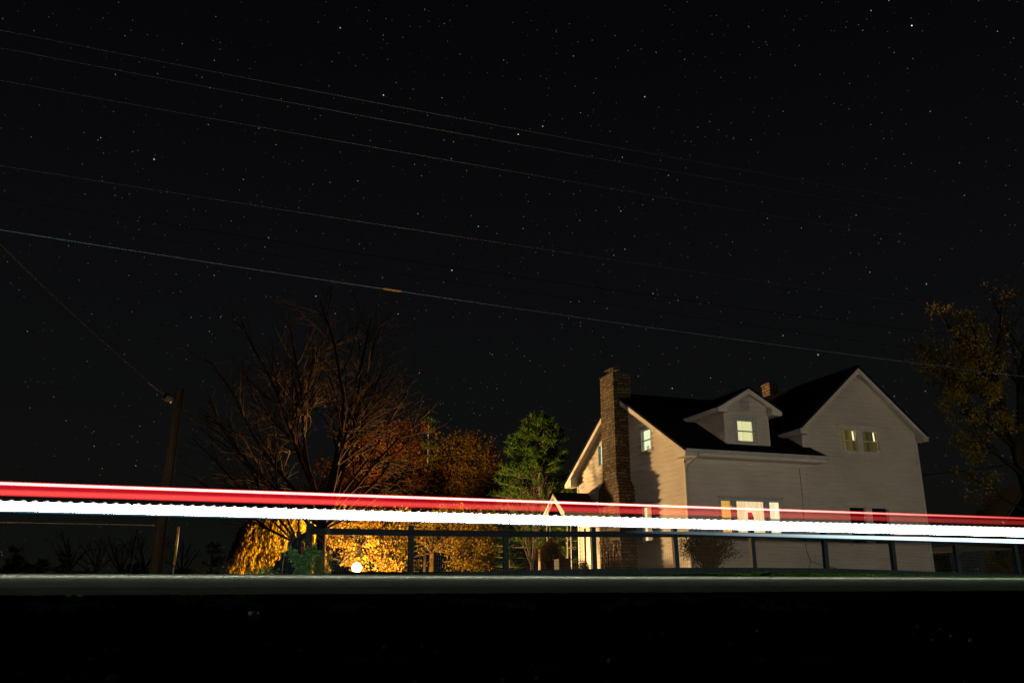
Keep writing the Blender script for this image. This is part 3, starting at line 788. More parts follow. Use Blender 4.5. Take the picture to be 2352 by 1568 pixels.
# the run that turns away from the road
def gz2(y): return lerp(.14, -.42, sm(22, 37, y))
ys2 = [21.0, 24.4, 28.0, 31.6, 35.2, 38.8]
tops = [1.33, 1.33, 1.20, .98, .76, .62]
for y, tz in zip(ys2[1:], tops[1:]): post(1.80, y, gz2(y) - .3, tz)
for i in range(5):
    a, b = ys2[i], ys2[i + 1]
    mb = MB(); mb.bar((1.87, a, tops[i] - .15), (1.87, b, tops[i + 1] - .15), .16, .045, (1, 0, 0)); sub('top_rail', fence, mb, M['rail'])
    mb = MB(); mb.bar((1.87, a, gz2(a) + .16), (1.87, b, gz2(b) + .16), .17, .045, (1, 0, 0)); sub('bottom_rail', fence, mb, M['fence'])
    mb = MB()
    for k in range(8):
        y = lerp(a, b, (k + .5) / 8); mb.bar((1.80, y, gz2(y) + .1), (1.80, y, lerp(tops[i], tops[i + 1], (k + .5) / 8) - .1), .03, .03, (0, 1, 0))
    sub('picket', fence, mb, M['rail'])

# ------------------------------------------------------------------ trees
def branch(mb, p, d, L, r, level, rng, tips, up=.25, wob=.22, sides=5, dens=(4.0, 5.0, 4.0), minr=.004, spread=(.55, .85), maxl=3, r_tip=.25):
    d = Vector(d).normalized(); p = Vector(p)
    nseg = max(3, int(L / (.35 if level == 0 else .28 if level == 1 else .2)))
    nseg = min(nseg, 14)
    pts = [p.copy()]; dirs = [d.copy()]; st = L / nseg
    for i in range(nseg):
        d = (d + Vector((rng.gauss(0, wob), rng.gauss(0, wob), rng.gauss(0, wob))) * .45 + Vector((0, 0, up * st))).normalized()
        p = p + d * st; pts.append(p.copy()); dirs.append(d.copy())
    rad = [max(minr, r * lerp(1, r_tip, i / nseg)) for i in range(nseg + 1)]
    mb.tube(pts, rad, max(3, sides - level), cap=False)
    tips.append((pts[-1], level)); 
    if level < maxl:
        kids = int(L * dens[level]) if level < len(dens) else 0
        for k in range(kids):
            t = rng.uniform(.18 if level else .22, 1.0); i = min(nseg - 1, int(t * nseg))
            base = pts[i].lerp(pts[i + 1], t * nseg - i)
            dd = dirs[i]; a = dd.cross(Vector((rng.gauss(0, 1), rng.gauss(0, 1), rng.gauss(0, 1)))).normalized()
            ang = rng.uniform(*spread)
            nd = dd * math.cos(ang) + a * math.sin(ang)
            branch(mb, base, nd, L * (1 - .62 * t) * rng.uniform(.38, .62), rad[i] * .55, level + 1, rng, tips, up, wob, sides, dens, minr, spread, maxl, r_tip)
        return
def tree_root(name, label, cat, loc, group=None): return thing(name, label, cat, loc, group)

# big bare tree beyond the fence corner, level with the lamp
def grow(mbs, c, s, to):
    c, to = Vector(c), Vector(to)
    for m in mbs: m.v = [tuple(to + (Vector(q) - c) * s) for q in m.v]
rng = random.Random(12)
TB = Vector((2.78, 27.2, 0)); q = at(733, 1330, 52.5); T1 = Vector((q.x, 52.5, .1))
bt = tree_root('bare_tree', 'tall leafless tree with fanned upright limbs behind the fence corner', 'tree', tuple(T1))
mb = MB()
mb.tube([(TB.x, TB.y, -.2), (TB.x, TB.y, .4), (TB.x - .03, TB.y, 1.3), (TB.x - .02, TB.y, 2.2)], [.21, .165, .155, .15], 10, False)
limbs = [((-.10, 0, 2.0), (-.16, .05, 1), 7.4, .095), ((.02, 0, 2.1), (.12, -.1, 1), 7.2, .09), ((.05, .05, 1.9), (.52, .1, 1), 6.4, .08),
         ((.0, .05, 1.7), (.90, -.25, 1.0), 5.6, .06), ((-.05, 0, 1.8), (-.46, -.1, 1), 6.6, .08), ((-.05, .05, 1.75), (-.78, -.2, 1), 6.2, .07),
         ((.05, 0, 1.6), (.85, -.35, .66), 4.6, .05), ((.0, -.08, 2.0), (.30, -.4, 1), 6.6, .075), ((0, 0, 2.15), (.36, .2, 1), 6.8, .07), ((-.02, 0, 1.5), (1.0, -.2, .42), 4.2, .04),
         ((-.05, 0, 1.6), (-1.0, -.3, .75), 5.4, .06), ((-.05, 0, 1.5), (-1.0, .1, .5), 4.6, .045), ((0, 0, 2.0), (-.28, -.4, 1), 6.8, .075), ((.02, 0, 1.8), (.75, -.1, 1.15), 5.8, .06)]
tw = MB(); tips = []
for o, d, L, rad in limbs: branch(tw, TB + Vector(o), d, L, rad, 0, rng, tips, .09, .20, 6, (2.6, 3.2, 3.2), .0028, (.40, .95), 3)
grow((mb, tw), TB, 52.5 / 27.2, T1)
sub('trunk', bt, mb, M['bark'], True); sub('crown', bt, tw, M['bark'], True)

# second, smaller many-stemmed bare tree beside it
TB2 = Vector((1.32, 27.6, 0)); q = at(676, 1330, 46); T2 = Vector((q.x, 46, -.1))
bt2 = tree_root('bare_tree', 'smaller leafless tree forking low, on the left of the fence corner', 'tree', tuple(T2))
mb = MB(); mb.tube([(TB2.x, TB2.y, -.3), (TB2.x + .01, TB2.y, .5), (TB2.x - .02, TB2.y, 1.25)], [.13, .10, .10], 8, False)
tw = MB(); tips = []
for d, L, rad in [((-1.0, .1, .62), 4.4, .045), ((-.62, 0, .95), 5.0, .05), ((-.36, .1, 1), 4.6, .045), ((-.02, 0, 1), 3.2, .035), ((.85, -.1, .75), 2.0, .03), ((-.95, .3, .9), 4.8, .04), ((-1, 0, .42), 3.6, .035)]:
    branch(tw, TB2 + Vector((0, 0, 1.2)), d, L, rad, 0, rng, tips, .07, .19, 6, (2.6, 3.0, 3.0), .0042, (.35, .75), 3)
grow((mb, tw), TB2, 46 / 27.6, T2)
sub('trunk', bt2, mb, M['bark'], True); sub('crown', bt2, tw, M['bark'], True)

# leafy trees
def leaf_tree(name, label, cat, base, trunk_h, blobs, mat, n, size, rng, limbs=6, bark='bark_pale', tr=.2, clump=.35, asp=1.0, group=None, holes=(), gap=.16):
    base = Vector(base)
    t = tree_root(name, label, cat, tuple(base), group)
    mb = MB()
    cz = sum(b[0][2] for b in blobs) / len(blobs)
    mb.tube([base + Vector((0, 0, -.3)), base + Vector((.02, 0, trunk_h * .4)), base + Vector((.05, .03, trunk_h))], [tr * 1.25, tr, tr * .9], 9, False)
    for k in range(limbs):
        b = blobs[k % len(blobs)]; e = Vector(b[0]) + Vector((rng.uniform(-.5, .5) * b[1][0], rng.uniform(-.5, .5) * b[1][1], rng.uniform(-.2, .5) * b[1][2]))
        s = base + Vector((0, 0, trunk_h * rng.uniform(.75, 1)))
        m = s.lerp(e, .5) + Vector((rng.uniform(-.3, .3), rng.uniform(-.3, .3), .25 * (e - s).length * rng.uniform(0, .6)))
        q = s.lerp(m, .5) + Vector((rng.uniform(-.15, .15), 0, .1))
        mb.tube([s, q, m, m.lerp(e, .5) + Vector((rng.uniform(-.35, .35), 0, rng.uniform(-.3, .3))), e], [tr * .38, tr * .30, tr * .2, tr * .12, tr * .04], 6, False)
        for j in range(5):
            s2 = m.lerp(e, rng.uniform(0, .9)); e2 = s2 + Vector((rng.gauss(0, .7), rng.gauss(0, .7), rng.gauss(.3, .5)))
            mb.tube([s2, s2.lerp(e2, .5) + Vector((0, 0, .08)), e2], [tr * .14, tr * .09, tr * .03], 4, False)
    sub('trunk', t, mb, M[bark], True)
    mb = MB(); wts = [b[1][0] * b[1][1] * b[1][2] * (b[2] if len(b) > 2 else 1) for b in blobs]; tot = sum(wts)
    for b, w in zip(blobs, wts):
        nl = int(n * w / tot); c = Vector(b[0]); rad = b[1]
        per = 16; ncl = max(4, nl // per)
        for _ in range(ncl):
            v = Vector((rng.gauss(0, 1), rng.gauss(0, 1), rng.gauss(0, 1))).normalized() * (rng.uniform(.12, 1.0) ** .45) * rng.uniform(.86, 1.12)
            cc = c + Vector((v.x * rad[0], v.y * rad[1], v.z * rad[2]))
            if mnoise.noise(cc * .75) + .5 * mnoise.noise(cc * 1.9) > gap: continue
            if any(abs(cc.x - h[0]) < h[2] and abs(cc.z - h[1]) < h[3] for h in holes): continue
            for k in range(per):
                mb.leaf(cc + Vector((rng.gauss(0, clump), rng.gauss(0, clump), rng.gauss(0, clump * .75))), size * rng.uniform(.45, 1.35), rng, asp)
    sub('foliage', t, mb, M[mat])
    return t
rng = random.Random(31)
def P3(px, py, Y): return tuple(at(px, py, Y))
def B(px, py, Y, rx, rz, w=1.0, ry=None): return (P3(px, py, Y), (rx, ry or rx * .8, rz), w)
# red maple, the dim one up behind the bare tree
def gnd(px, Y, z=.25): q = at(px, 1330, Y); return (q.x, Y, z)
leaf_tree('maple_tree', 'dark red maple standing behind the tall bare tree', 'tree', gnd(880, 76), 2.8,
          [B(880, 1045, 76, 4.0, 2.6), B(940, 1000, 76, 2.7, 1.5), B(800, 1095, 76, 3.4, 1.8), B(880, 1140, 75, 5.0, 2.1), B(770, 1150, 75, 2.4, 1.8), B(975, 1100, 76, 3.2, 2.6), B(715, 1135, 76, 1.5, 1.0), B(850, 1100, 74, 3.0, 1.6)], 'maple', 21000, .23, rng, 7, 'bark_dark', .26, clump=.42, gap=.14)
# tall red-gold pear to the right of it
leaf_tree('pear_tree', 'broad orange and green autumn tree left of the pine', 'tree', gnd(1060, 76), 2.4,
          [B(1085, 1060, 76, 3.3, 2.4), B(1060, 1020, 76, 2.2, 1.0), B(1125, 1105, 76, 2.2, 2.2), B(1040, 1120, 76, 3.6, 2.2), B(1110, 1190, 75, 3.0, 2.0), B(1000, 1070, 76, 2.4, 2.0), B(1010, 1195, 75, 3.4, 1.8), B(1125, 1265, 75, 1.8, 1.6), B(1130, 1060, 76, 1.4, 1.2)], 'pear_dim', 22000, .22, rng, 7, 'bark_dark', .26, clump=.42, gap=.14)
# low spreading tree with the lit trunk
leaf_tree('crabapple_tree', 'low spreading yellow tree with a crooked lit trunk behind the fence', 'tree', gnd(990, 62.5), 2.1,
          [B(1080, 1235, 63, 2.3, 1.3), B(1060, 1190, 64, 3.0, 1.0), B(1110, 1275, 62.5, 1.4, 1.0), B(1000, 1210, 64, 2.2, 1.0), B(905, 1240, 64, 1.5, 1.3), B(925, 1290, 62, 1.2, .7), B(1130, 1215, 63, 1.0, 1.0), B(1060, 1290, 62.5, 1.0, .7), B(1035, 1250, 61, .9, .7), B(955, 1245, 61, .8, .8), B(1000, 1235, 63.5, 1.2, .8), B(1030, 1295, 62, .8, .5), B(958, 1292, 62, .7, .5), B(1085, 1300, 62, 1.2, .4)], 'pear', 21000, .13, rng, 11, 'bark_mid', .20, clump=.26, gap=.04)
# gold foliage right round the lamp
leaf_tree('maple_tree', 'golden maple with low branches glowing right behind the ground lamp', 'tree', gnd(810, 63.5), 1.6,
          [B(830, 1235, 63, 2.4, 1.2), B(775, 1225, 63, 1.7, 1.3), B(870, 1215, 64, 2.3, 1.1), B(785, 1275, 62, 1.1, .9), B(870, 1275, 62, 1.4, .9), B(770, 1185, 65, 2.2, 1.1), B(900, 1190, 65, 2.2, 1.0), B(840, 1290, 61, 1.3, .6), B(810, 1260, 61, 1.0, .7), B(755, 1295, 63, .8, .8), B(775, 1302, 60, .7, .35), B(895, 1302, 60, 1.2, .35), B(850, 1255, 60.5, .9, .7)], 'gold', 17000, .175, rng, 12, gap=-.04, bark='bark_dark', tr=.18, clump=.24)
# small far conifer between the crowns
def conifer(name, label, base, H, rad, mat, n, rng, ln=.34, trunk='bark_pale', tr=.14, bare=.18, irregular=.35, group=None, tuft=9, pw=.75):
    base = Vector(base); t = tree_root(name, label, 'tree', tuple(base), group)
    mb = MB(); mb.tube([base + Vector((0, 0, -.3)), base + Vector((.04, 0, H * .5)), base + Vector((0, 0, H))], [tr, tr * .6, tr * .1], 8, False)
    fo = MB(); nw = int(n / 110)
    for w in range(nw):
        f = bare + (1 - bare) * (w + rng.uniform(-.3, .3)) / nw; z = H * f
        L0 = rad * (1 - f) ** pw * (1 if f > bare + .12 else .8)
        for k in range(5):
            L = L0 * rng.uniform(1 - irregular, 1 + irregular * .6) + .15; a = rng.uniform(0, 6.28)
            d = Vector((math.cos(a), math.sin(a), 0)); s = base + Vector((0, 0, z))
            e = s + d * L + Vector((0, 0, L * rng.uniform(-.05, .28)))
            mb.tube([s, s.lerp(e, .55) + Vector((0, 0, -.05 * L)), e], [tr * .22 * (1 - f) + .012, .014, .006], 4, False)
            m = max(3, int(L / .16))
            for i in range(m):
                q = s.lerp(e, lerp(.28, 1.02, i / m)) + Vector((rng.gauss(0, .12), rng.gauss(0, .12), rng.gauss(.04, .07)))
                for _ in range(tuft):
                    dd = (d * .6 + Vector((rng.gauss(0, .6), rng.gauss(0, .6), rng.gauss(.35, .5)))).normalized()
                    sd = dd.cross(Vector((rng.gauss(0, 1), rng.gauss(0, 1), rng.gauss(0, 1)))).normalized() * ln * .09
                    fo.add([q - sd, q + sd, q + dd * ln * rng.uniform(.7, 1.2)], [(0, 1, 2)])
    sub('trunk', t, mb, M[trunk], True); sub('foliage', t, fo, M[mat]); return t
conifer('pine_tree', 'green white pine with layered boughs beside the house', gnd(1240, 64), 13.2, 4.6, 'pine', 5400, random.Random(5), .46, tuft=10, irregular=.6, pw=.5)
conifer('pine_tree', 'narrow pine tip peeping between the red and orange autumn crowns', gnd(974, 76), 15.4, 2.4, 'pine', 1500, random.Random(6), .42)
conifer('pine_tree', 'low dark green pine filling the gap left of the pale sapling', gnd(1168, 70), 8.0, 3.2, 'pine', 1500, random.Random(9), .40, bare=.05)
conifer('juniper_bush', 'bright green evergreen bush under the side porch', gnd(1302, 54), 4.6, 1.7, 'pine', 1200, random.Random(10), .26, bare=.02, tr=.06)

# weeping willow
q = at(634, 1330, 61); wl_base = Vector((q.x, 61, -.2)); rng = random.Random(17)
wt = tree_root('willow_tree', 'golden weeping willow trailing to the ground behind the fence', 'tree', tuple(wl_base))
mb = MB(); mb.tube([wl_base + Vector((0, 0, -.6)), wl_base + Vector((.1, 0, 1.6)), wl_base + Vector((0, 0, 3.2))], [.3, .22, .16], 9, False)
fo = MB()
for k in range(520):
    a = rng.uniform(0, 6.28); rr_ = rng.uniform(.15, 1) ** .6 * 2.75
    top = 4.35 - .13 * rr_ ** 2 + rng.gauss(0, .22)
    x, y = wl_base.x + rr_ * math.cos(a) * 1.02, wl_base.y + rr_ * math.sin(a) * .8
    if math.sin(a * 5.3 + rr_ * 1.4) > .72: continue
    L = rng.uniform(1.6, 3.9) if rr_ < 2.0 else rng.uniform(1.2, 3.6)
    z = top; s = 0
    if k % 6 == 0: mb.tube([wl_base + Vector((0, 0, 3.0)), (lerp(wl_base.x, x, .6), lerp(wl_base.y, y, .6), top + .35), (x, y, top)], [.07, .045, .015], 4, False)
    cx, cy = x, y
    ox, oy = math.cos(a) * .10, math.sin(a) * .10
    while s < L and z > -.6:
        cx += rng.gauss(ox * .25, .03); cy += rng.gauss(oy * .25, .03)
        for _ in range(2): fo.leaf((cx + rng.gauss(0, .07), cy + rng.gauss(0, .07), z), rng.uniform(.20, .34), rng, .28, 1.2)
        z -= .11; s += .11
sub('trunk', wt, mb, M['bark_dark'], True); sub('foliage', wt, fo, M['willow'])

# pale many-stemmed sapling
rng = random.Random(41); sb = Vector((12.9, 40, .3))
q = at(1222, 1310, 40); sb.x = q.x
st = tree_root('bare_sapling', 'pale leafless many-stemmed sapling behind the fence, left of the porch', 'sapling', tuple(sb))
mb = MB(); tips = []; stem = MB()
stem.tube([sb + Vector((0, 0, -.2)), sb + Vector((0, 0, .25)), sb + Vector((.01, 0, .5))], [.09, .075, .07], 7, False)
for d, L, rad in [((-.55, 0, 1), 3.3, .042), ((-.18, .1, 1), 4.4, .05), ((.05, 0, 1), 4.6, .048), ((.22, -.1, 1), 4.3, .045), ((.42, .1, 1), 4.0, .042), ((-.32, -.1, 1), 3.9, .04)]:
    branch(mb, sb + Vector((0, 0, .45)), d, L, rad, 0, rng, tips, .10, .09, 6, (2.2, 2.0, 1.0), .008, (.35, .7), 2)
sub('trunk', st, stem, M['bark_pale'], True); sub('crown', st, mb, M['bark_pale'], True)

# big half-bare tree at the right
rng = random.Random(52); RB = Vector((32.0, 26.0, 0))
rt = tree_root('roadside_tree', 'big leaning tree with thin yellow autumn leaves at the right of the house', 'tree', (RB.x, RB.y, .1))
mb = MB()
tpts = [RB + Vector(v) for v in ((.35, 0, -.4), (.15, 0, 1.2), (-.12, 0, 2.6), (-.35, 0, 4.0), (-.62, 0, 5.4), (-1.05, 0, 6.7))]
mb.tube(tpts, [.55, .43, .38, .34, .27, .22], 11, False)
sub('trunk', rt, mb, M['bark_dark'], True)
tw = MB(); tips = []
for i, d, L, rad in [(5, (-.62, -.1, 1), 5.0, .17), (5, (.05, .1, 1), 5.6, .13), (4, (.45, .1, 1), 6.4, .18), (4, (-.9, .2, .75), 4.6, .12), (3, (-.85, -.3, .42), 4.6, .12), (3, (.7, -.2, .8), 5, .12),
                     (2, (-.8, .2, .35), 3.4, .07), (4, (-1.0, -.3, .55), 4.4, .10), (5, (-.95, .3, .75), 4.6, .12), (5, (-.8, -.35, .95), 4.9, .12)]:
    branch(tw, tpts[i], d, L, rad, 0, rng, tips, .10, .16, 7, (2.2, 2.4, 2.0), .006, (.45, .95), 3)
sub('crown', rt, tw, M['bark_dark'], True)
fo = MB()
lt = [p for p, lv in tips if lv >= 2]
for p in lt:
    dens = 1.0 * sm(32.6, 30.0, p.x) + .05
    if p.z > 9.6: dens *= .75
    for k in range(int(40 * dens + rng.random())):
        fo.leaf(p + Vector((rng.gauss(0, .17), rng.gauss(0, .17), rng.gauss(-.03, .15))), rng.uniform(.065, .115), rng)
sub('foliage', rt, fo, M['autumn'])

# ------------------------------------------------------------------ shrubs, weeds, things in the yard
def shrub(name, label, cat, base, R_, H, n, rng, mat, size=.06, stems=26, twig='bark_dark', lean=0):
    base = Vector(base); t = thing(name, label, cat, tuple(base))
    mb = MB(); fo = MB()
    for k in range(stems):
        a = rng.uniform(0, 6.28); s = rng.uniform(.15, 1) ** .7
        e = base + Vector((math.cos(a) * R_ * s, math.sin(a) * R_ * .7 * s, H * rng.uniform(.75, 1.08) * math.sqrt(max(.08, 1 - .75 * s * s))))
        m = base.lerp(e, .5) + Vector((rng.gauss(0, .08), rng.gauss(0, .08), .12 * H))
        mb.tube([base + Vector((rng.gauss(0, .06), rng.gauss(0, .06), -.1)), m, e], [.018, .011, .004], 4, False)
        for j in range(int(n / stems)):
            tt = rng.uniform(.25, 1.03); q = (base.lerp(m, tt * 2) if tt < .5 else m.lerp(e, tt * 2 - 1))
            fo.leaf(q + Vector((rng.gauss(0, .09), rng.gauss(0, .09), rng.gauss(0, .09))), size * rng.uniform(.6, 1.3), rng, .55)
    sub('stem', t, mb, M[twig], True); sub('foliage', t, fo, M[mat]); return t
rng = random.Random(61)
shrub('shrub', 'dark twiggy rounded shrub in front of the picture window corner', 'shrub', (16.15, 26.2, .28), 1.25, 1.50, 7500, rng, 'shrub', .075, 60)
shrub('shrub', 'low dark shrub sloping away from the far corner of the house', 'shrub', (28.95, 29.2, .2), 1.1, .72, 3000, rng, 'shrub', .09, 34)
shrub('shrub', 'small dark shrub at the foot of the chimney, by the yellow door', 'shrub', (14.9, 34.8, .28), .5, .62, 1500, rng, 'shrub', .06, 22)
q = at(2326, 1316, 42); shrub('dark_screen_shrub', 'added dark screening shrub between the carport and the neighbouring house', 'shrub', (q.x + .4, 42, .1), 2.6, 2.5, 9000, rng, 'shrub', .16, 60)  # made-up shrub, hides the lamp-lit neighbouring wall to keep this spot dark
# fountain grass mound
t = thing('ornamental_grass', 'tan rounded mound of ornamental grass left of the porch', 'grass clump', (13.35, 34.6, .28))
mb = MB(); b_ = Vector((13.35, 34.6, .2))
for k in range(2600):
    a = rng.uniform(0, 6.28); s = rng.uniform(0, 1) ** .6; L = rng.uniform(1.2, 1.65)
    e = b_ + Vector((math.cos(a) * .72 * s, math.sin(a) * .72 * s, L * math.sqrt(max(.1, 1 - .72 * s * s))))
    m = b_.lerp(e, .55) + Vector((0, 0, .22)); w = Vector((-math.sin(a), math.cos(a), 0)) * .008
    e2 = e + Vector((math.cos(a) * .1, math.sin(a) * .1, -.06))
    mb.add([b_ - w, b_ + w, m + w, m - w, e], [(0, 1, 2, 3), (3, 2, 4)]); mb.add([e - w * 2, e + w * 2, e2], [(0, 1, 2)])
sub('foliage', t, mb, M['fountain'])
# slatted timber planter
t = thing('timber_planter', 'small slatted timber planter box in front of the ornamental grass', 'planter', (13.3, 33.1, .28))
mb = MB()
for k in range(6):
    z = .30 + k * .10
    mb.box(13.03, 13.57, 32.80, 32.84, z, z + .085); mb.box(13.03, 13.57, 33.30, 33.34, z, z + .085); mb.box(13.03, 13.07, 32.84, 33.30, z, z + .085); mb.box(13.53, 13.57, 32.84, 33.30, z, z + .085)
mb.box(13.00, 13.60, 32.77, 32.80, .88, .92); mb.box(13.0, 13.6, 33.34, 33.37, .88, .92)
sub('slat_side', t, mb, M['wood_box'])
mb = MB(); mb.box(13.07, 13.53, 32.84, 33.30, .30, .82); sub('soil', t, mb, M['ground'])

def weed(label, px, py, Y, H, n, rng, mat, size, spread=.3, asp=.6, stems=9):
    q = at(px, py, Y); t = thing('weed_plant', label, 'weed', (q.x, q.y, ground_z(q.x, q.y)))
    mb = MB(); fo = MB(); b_ = Vector((q.x, q.y, ground_z(q.x, q.y) - .03))
    for k in range(stems):
        e = b_ + Vector((rng.gauss(0, spread), rng.gauss(0, spread * .7), H * rng.uniform(.55, 1.05))); m = b_.lerp(e, .5) + Vector((rng.gauss(0, .04), 0, .05))
        mb.tube([b_ + Vector((rng.gauss(0, .1), rng.gauss(0, .08), 0)), m, e], [.009, .007, .003], 4, False)
        for j in range(n // stems):
            tt = rng.uniform(.12, 1.02); c = b_.lerp(m, tt * 2) if tt < .5 else m.lerp(e, tt * 2 - 1)
            fo.leaf(c + Vector((rng.gauss(0, .055), rng.gauss(0, .055), rng.gauss(0, .04))), size * rng.uniform(.6, 1.25), rng, asp)
    sub('stem', t, mb, M['dryweed'], True); sub('foliage', t, fo, M[mat]); return t
weed('bright green broad-leaved weed in front of the fence corner post', 697, 1316, 19.4, 1.02, 1500, rng, 'weed', .085, .22)
weed('bushy grey-green goldenrod on the right of the fence corner post', 729, 1316, 19.7, .78, 1500, rng, 'goldenrod', .055, .17, .3, 16)
weed('low bluish green weed at the road edge under the willow', 598, 1318, 18.6, .34, 420, rng, 'weed', .07, .16)
weed('tiny dark weed at the foot of the dry stalk', 655, 1318, 19.0, .20, 100, rng, 'weed', .06, .10)
q = at(647, 1316, 19.2); mb = MB(); b_ = Vector((q.x, q.y, ground_z(q.x, q.y) - .02)); tips = []
branch(mb, b_, (.03, 0, 1), 1.5, .011, 0, random.Random(3), tips, .1, .07, 5, (7, 4), .003, (.5, .9), 2)
tag(mb.build('dry_stalk', M['dryweed']), 'tall pale dry weed stalk standing before the willow', 'weed')
q = at(745, 1316, 19.9); mb = MB(); b_ = Vector((q.x, q.y, ground_z(q.x, q.y) - .02))
for k in range(5): branch(mb, b_ + Vector((rng.gauss(0, .08), 0, 0)), (rng.uniform(-.22, .1), 0, 1), rng.uniform(.9, 1.35), .010, 0, rng, tips, .1, .08, 5, (3, 2), .003, (.4, .8), 1)
tag(mb.build('dry_stalk', M['dryweed']), 'cluster of tall bare stalks leaning against the fence corner post', 'weed')

LAMP_W = 9300 * 4 * math.pi ** 3 * .27 ** 2 * .86
# flood lamp on a short post
LP = Vector((7.82, 55.0, .84))
lamp = thing('ground_lamp', 'dazzling globe lamp on a short post glowing among golden leaves', 'lamp', (LP.x, LP.y, .28))
me = bpy.data.meshes.new('globe'); bm = bmesh.new(); bmesh.ops.create_icosphere(bm, subdivisions=4, radius=.45, matrix=Matrix.Translation(LP)); bm.to_mesh(me); bm.free(); me.materials.append(M['glass'])
me.polygons.foreach_set('use_smooth', [True] * len(me.polygons))
o = bpy.data.objects.new('globe', me); COL.objects.link(o); o.parent = lamp; o.location = -lamp.location
ld = bpy.data.lights.new('bulb', 'POINT'); ld.color = (1, .60, .25); ld.shadow_soft_size = .42; ld.energy = LAMP_W
o = bpy.data.objects.new('bulb', ld); COL.objects.link(o); o.parent = lamp; o.location = LP - Vector(lamp.location)
mb = MB(); mb.tube([(LP.x, LP.y, .1), (LP.x, LP.y, .5)], .045, 10); mb.tube([(LP.x, LP.y, .5), (LP.x, LP.y, .60)], [.06, .10], 12)
sub('post', lamp, mb, M['metal_dark'], True)
# ------------------------------------------------------------------ overhead wires
def sagwire(label, pts, r, mat, name='overhead_wire', group='wires strung along the road', over=(14, 16), Y=19.0):
    """pts: surveyed (x, z) at y = Y; runs past the frame on both sides"""
    (xa, za), (xm, zm), (xb, zb) = pts
    # parabola through three points
    def f(x): return za * (x - xm) * (x - xb) / ((xa - xm) * (xa - xb)) + zm * (x - xa) * (x - xb) / ((xm - xa) * (xm - xb)) + zb * (x - xa) * (x - xm) / ((xb - xa) * (xb - xm))
    x0, x1 = xa - over[0], xb + over[1]
    P_ = [(lerp(x0, x1, i / 60), Y, f(lerp(x0, x1, i / 60))) for i in range(61)]
    mb = MB(); mb.tube(P_, r, 5)
    return tag(mb.build(name, mat, smooth=True), label, 'wire', group), f
G_ = None
sagwire('topmost of the thin overhead wires, highest in the sky', [(-5.59, 12.20), (8.5, 12.02), (23.3, 12.07)], .0055, M['wirecoat'])
sagwire('second overhead wire from the top, just under the topmost', [(-6.05, 11.75), (8.0, 11.56), (23.9, 11.60)], .006, M['wirecoat'])
sagwire('third overhead wire from the top, lowest of the high three', [(-5.92, 10.92), (6.0, 10.71), (17.0, 10.62)], .0055, M['wirecoat'])
sagwire('overhead wire alone midway between the high three and the low wires', [(-5.6, 8.82), (6.0, 8.56), (19.5, 8.37)], .006, M['wirecoat'])
o, f = sagwire('black twisted cable, upper of the two dark overhead cables', [(-4.28, 7.99), (6.6, 7.66), (19.36, 7.46)], .006, M['wiredark'])
mb = MB()
mb.tube([(-18 + k * .12, 19 + .010 * math.cos(k * 1.05), f(-18 + k * .12) + .010 * math.sin(k * 1.05)) for k in range(440)], .005, 4)
c = mb.build('twisted_wrap', M['wiredark']); c.parent = o
sagwire('black cable, lower of the two dark overhead cables', [(-5.42, 7.66), (7.0, 7.24), (19.25, 6.86)], .006, M['wiredark'])
o, f = sagwire('brightest overhead wire, lowest of all, with an orange splice', [(-5.36, 7.31), (6.0, 6.80), (18.92, 6.41)], .010, M['wirelight'])
M['splice'] = surf('orange_splice', (.55, .25, .04), (.75, .38, .08), 6, .5, .3)
mb = MB(); mb.tube([(3.0, 19, f(3.0)), (3.05, 19, f(3.05)), (3.42, 19, f(3.42)), (3.46, 19, f(3.46))], [.014, .026, .026, .014], 8)
c = mb.build('splice', M['splice']); c.parent = o
mb = MB(); a, b = Vector((27.9, 32, 4.65)), Vector((45, 32, 7.2))
mb.tube([a.lerp(b, i / 20) + Vector((0, 0, -.35 * math.sin(math.pi * i / 20))) for i in range(21)], .02, 5)
tag(mb.build('service_cable', M['wiredark']), 'dark cable running from the house wall behind the right-hand tree', 'wire')

# ------------------------------------------------------------------ utility pole at the left
PX, PY_ = -2.04, 27.0
pole = thing('utility_pole', 'weathered wooden utility pole with a small box near its top', 'utility pole', (PX, PY_, -.1))
mb = MB(); mb.tube([(PX, PY_, -.6), (PX + .02, PY_, 1.5), (PX + .05, PY_, 3.6), (PX + .08, PY_, 5.78)], [.185, .175, .155, .135], 14)
sub('shaft', pole, mb, M['pole'], True)
mb = MB(); mb.bar((PX + .0, PY_ - .1, 5.40), (-2.16, PY_ - .1, 5.42), .02, .02); mb.bar((PX, PY_ - .1, 5.2), (-2.16, PY_ - .1, 5.36), .012, .012)
sub('bracket', pole, mb, M['metal_dark'])
mb = MB(); mb.prism([(-2.36, PY_ - .2, 5.36), (-2.18, PY_ - .2, 5.30), (-2.10, PY_ - .2, 5.42), (-2.28, PY_ - .2, 5.50)], (0, .16, 0))
sub('junction_box', pole, mb, surf('bronze_box', (.08, .045, .02), (.16, .10, .05), 12, .7, .2))
mb = MB(); mb.prism([(-2.40, PY_ - .22, 5.46), (-2.28, PY_ - .22, 5.50), (-2.22, PY_ - .22, 5.58), (-2.34, PY_ - .22, 5.60)], (0, .2, 0))
sub('hood', pole, mb, M['wiredark'])
M['tan_wire'] = surf('tan_wire', (.03, .02, .012), (.08, .055, .028), .8, .8, .1)
mb = MB(); e_ = at(340, 878, 26.9); mb.tube([(-2.34, PY_ - .1, 5.53), (lerp(-2.34, e_.x, .5), PY_ - .1, lerp(5.53, e_.z, .5) - .02), (e_.x, PY_ - .1, e_.z)], [.03, .024, .012], 6)
